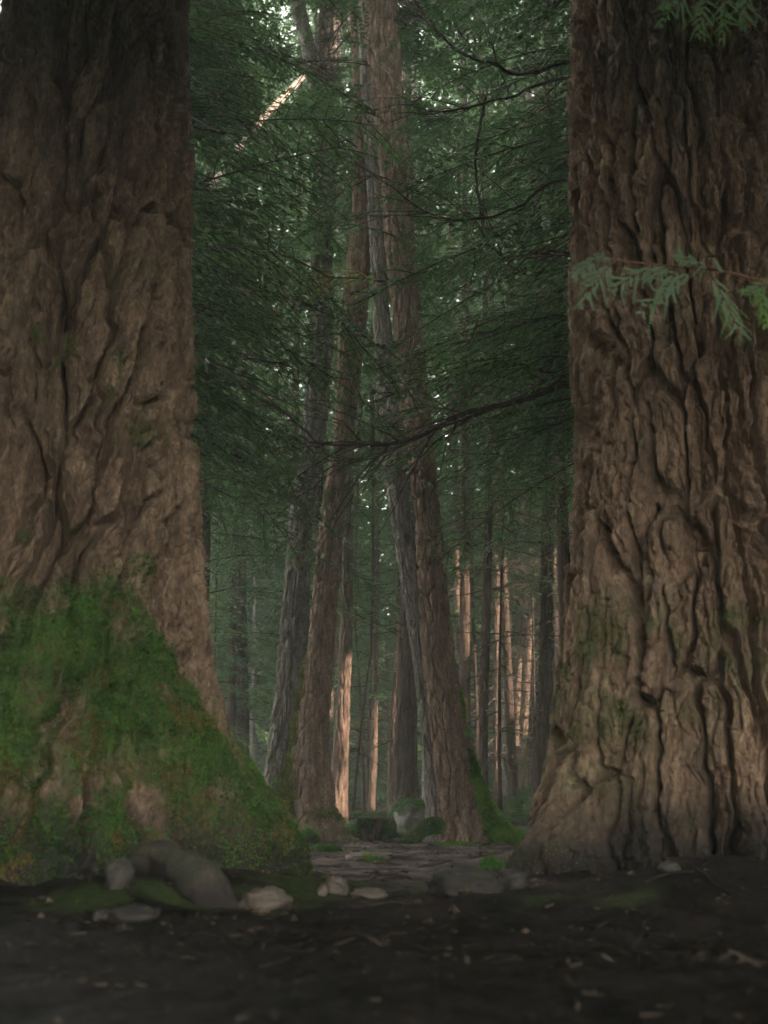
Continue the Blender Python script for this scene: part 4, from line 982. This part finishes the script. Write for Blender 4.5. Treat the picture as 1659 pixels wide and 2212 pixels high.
# litter: needles, bits of bark, twigs and grit on the soil
def litter():
    q = np.random.default_rng(21); g = Geo()
    n = 26000
    y = 2.6 + 14.4 * q.random(n) ** .75; x = q.uniform(-1, 1, n) * (1 + y * .34)
    clump = fbm(x * 1.2, y * 1.2, x * 0, 3, 50)
    k = q.random(n) < smooth(.3, .62, clump) + .15; x, y = x[k], y[k]; n = len(x)
    z = hgt(x, y) + .004; b = np.stack([x, y, z], 1)
    az = q.uniform(0, 2 * math.pi, n); ln = q.gamma(2, .014, n) + .01
    d = np.stack([np.cos(az), np.sin(az), q.uniform(-.05, .35, n)], 1); w = np.stack([-np.sin(az), np.cos(az), q.normal(0, .3, n)], 1) * (.003 + .006 * q.random(n) ** 3)[:, None]
    V = np.stack([b - w, b + w, b + d * ln[:, None] + w * .6, b + d * ln[:, None] - w * .6], 1)
    g.add(V.reshape(-1, 3), np.arange(n * 4).reshape(-1, 4), 0, np.repeat(q.random(n), 4))
    for kk in range(110):   # twigs
        yy = q.uniform(5.5, 15); xx = q.uniform(-1, 1) * (.6 + yy * .2); a = q.uniform(0, 6.28); L = q.uniform(.08, .35)
        s = np.linspace(-.5, .5, 5); px_ = xx + np.cos(a) * L * s + q.normal(0, .006, 5); py_ = yy + np.sin(a) * L * s + q.normal(0, .006, 5)
        P = np.stack([px_, py_, hgt(px_, py_) + .006], 1); g.add(*tube(P, np.linspace(.006, .003, 5), 5), 0, q.uniform(0, .7))
    for kk in range(700):   # grit and clods
        yy = 4.5 + 11 * q.random(); xx = q.uniform(-1, 1) * (.6 + yy * .25); r = q.gamma(2, .006) + .004
        ic = np.array([[1, 0, 0], [-1, 0, 0], [0, 1, 0], [0, -1, 0], [0, 0, 1], [0, 0, -1.]]) * r * q.uniform(.6, 1.4, (6, 1)) * np.array([1, 1, .6])
        Fc = np.array([[0, 2, 4], [2, 1, 4], [1, 3, 4], [3, 0, 4], [2, 0, 5], [1, 2, 5], [3, 1, 5], [0, 3, 5]])
        g.add(ic + np.array([xx, yy, float(hgt(xx, yy)) + r * .3]), Fc, 0, q.uniform(.1, 1))
    tag(g.build('forest_litter', [M['litter']]), 'needles, twigs and grit scattered over the soil', 'litter', kind='stuff')
litter()

# ------------------------------------------------------------------ air
HAZE = 0.0045
if HAZE:
    m, nt_, N, L = newmat('haze_air')
    pv = N.new('ShaderNodeVolumePrincipled'); pv.inputs['Density'].default_value = HAZE
    pv.inputs['Color'].default_value = (.86, .93, .90, 1); pv.inputs['Anisotropy'].default_value = 0.2
    o_ = N.new('ShaderNodeOutputMaterial'); L.new(pv.outputs[0], o_.inputs['Volume'])
    x0, x1, y0, y1, z0, z1 = -150, 150, -70, 170, -2, 53
    Vb = np.array([[x, y, z] for z in (z0, z1) for y in (y0, y1) for x in (x0, x1)])
    Fb = np.array([[0, 2, 3, 1], [4, 5, 7, 6], [0, 1, 5, 4], [2, 6, 7, 3], [0, 4, 6, 2], [1, 3, 7, 5]])
    g = Geo(); g.add(Vb, Fb, 0); tag(g.build('haze', [m]), 'thin grey green forest air', kind='stuff')

# ------------------------------------------------------------------ light, camera, render settings
w = bpy.data.worlds.new('World'); scene.world = w; w.use_nodes = True
nt_ = w.node_tree; nt_.nodes.clear()
sky = nt_.nodes.new('ShaderNodeTexSky'); sky.sky_type = 'NISHITA'; sky.sun_disc = False
sky.sun_elevation = EL; sky.sun_rotation = math.atan2(S[0], S[1]); sky.air_density = 1.2; sky.dust_density = 3.0
hs = nt_.nodes.new('ShaderNodeHueSaturation'); hs.inputs['Saturation'].default_value = 0.12
bg = nt_.nodes.new('ShaderNodeBackground'); bg.inputs['Strength'].default_value = 0.15
wo = nt_.nodes.new('ShaderNodeOutputWorld')
nt_.links.new(sky.outputs[0], hs.inputs['Color']); wm = nt_.nodes.new('ShaderNodeMix'); wm.data_type = 'RGBA'; wm.blend_type = 'MULTIPLY'; wm.inputs[0].default_value = 1; wm.inputs[7].default_value = (1.05, 1.0, .92, 1)
nt_.links.new(hs.outputs[0], wm.inputs[6]); nt_.links.new(wm.outputs[2], bg.inputs['Color']); nt_.links.new(bg.outputs[0], wo.inputs['Surface'])

from mathutils import Vector
ld = bpy.data.lights.new('sun', 'SUN'); ld.energy = 2.0; ld.angle = R(0.5); ld.color = (1.0, .80, .62)
lo = bpy.data.objects.new('sun', ld); COL.objects.link(lo)
lo.rotation_euler = Vector((-S).tolist()).to_track_quat('-Z', 'Y').to_euler(); lo.location = (20, -10, 30)

cam = bpy.data.cameras.new('camera'); co_ = bpy.data.objects.new('camera', cam); COL.objects.link(co_)
cam.sensor_fit = 'VERTICAL'; cam.sensor_height = 36; cam.sensor_width = 27; cam.lens = 40.0
cam.clip_start = .05; cam.clip_end = 600
co_.location = (0, 0, CAMZ); co_.rotation_euler = (math.pi / 2 + PITCH, 0, 0)
cam.dof.use_dof = True; cam.dof.focus_distance = 14.5; cam.dof.aperture_fstop = 2.0
scene.camera = co_

scene.view_settings.view_transform = 'Standard'; scene.view_settings.look = 'None'
scene.view_settings.gamma = 1; scene.view_settings.exposure = 3.5
c = scene.cycles
c.use_denoising = True
try: c.denoiser = 'OPENIMAGEDENOISE'
except Exception: pass
c.max_bounces = 8; c.diffuse_bounces = 4; c.glossy_bounces = 2; c.transmission_bounces = 6; c.volume_bounces = 1; c.transparent_max_bounces = 4
c.sample_clamp_indirect = 6; c.caustics_reflective = False; c.caustics_refractive = False
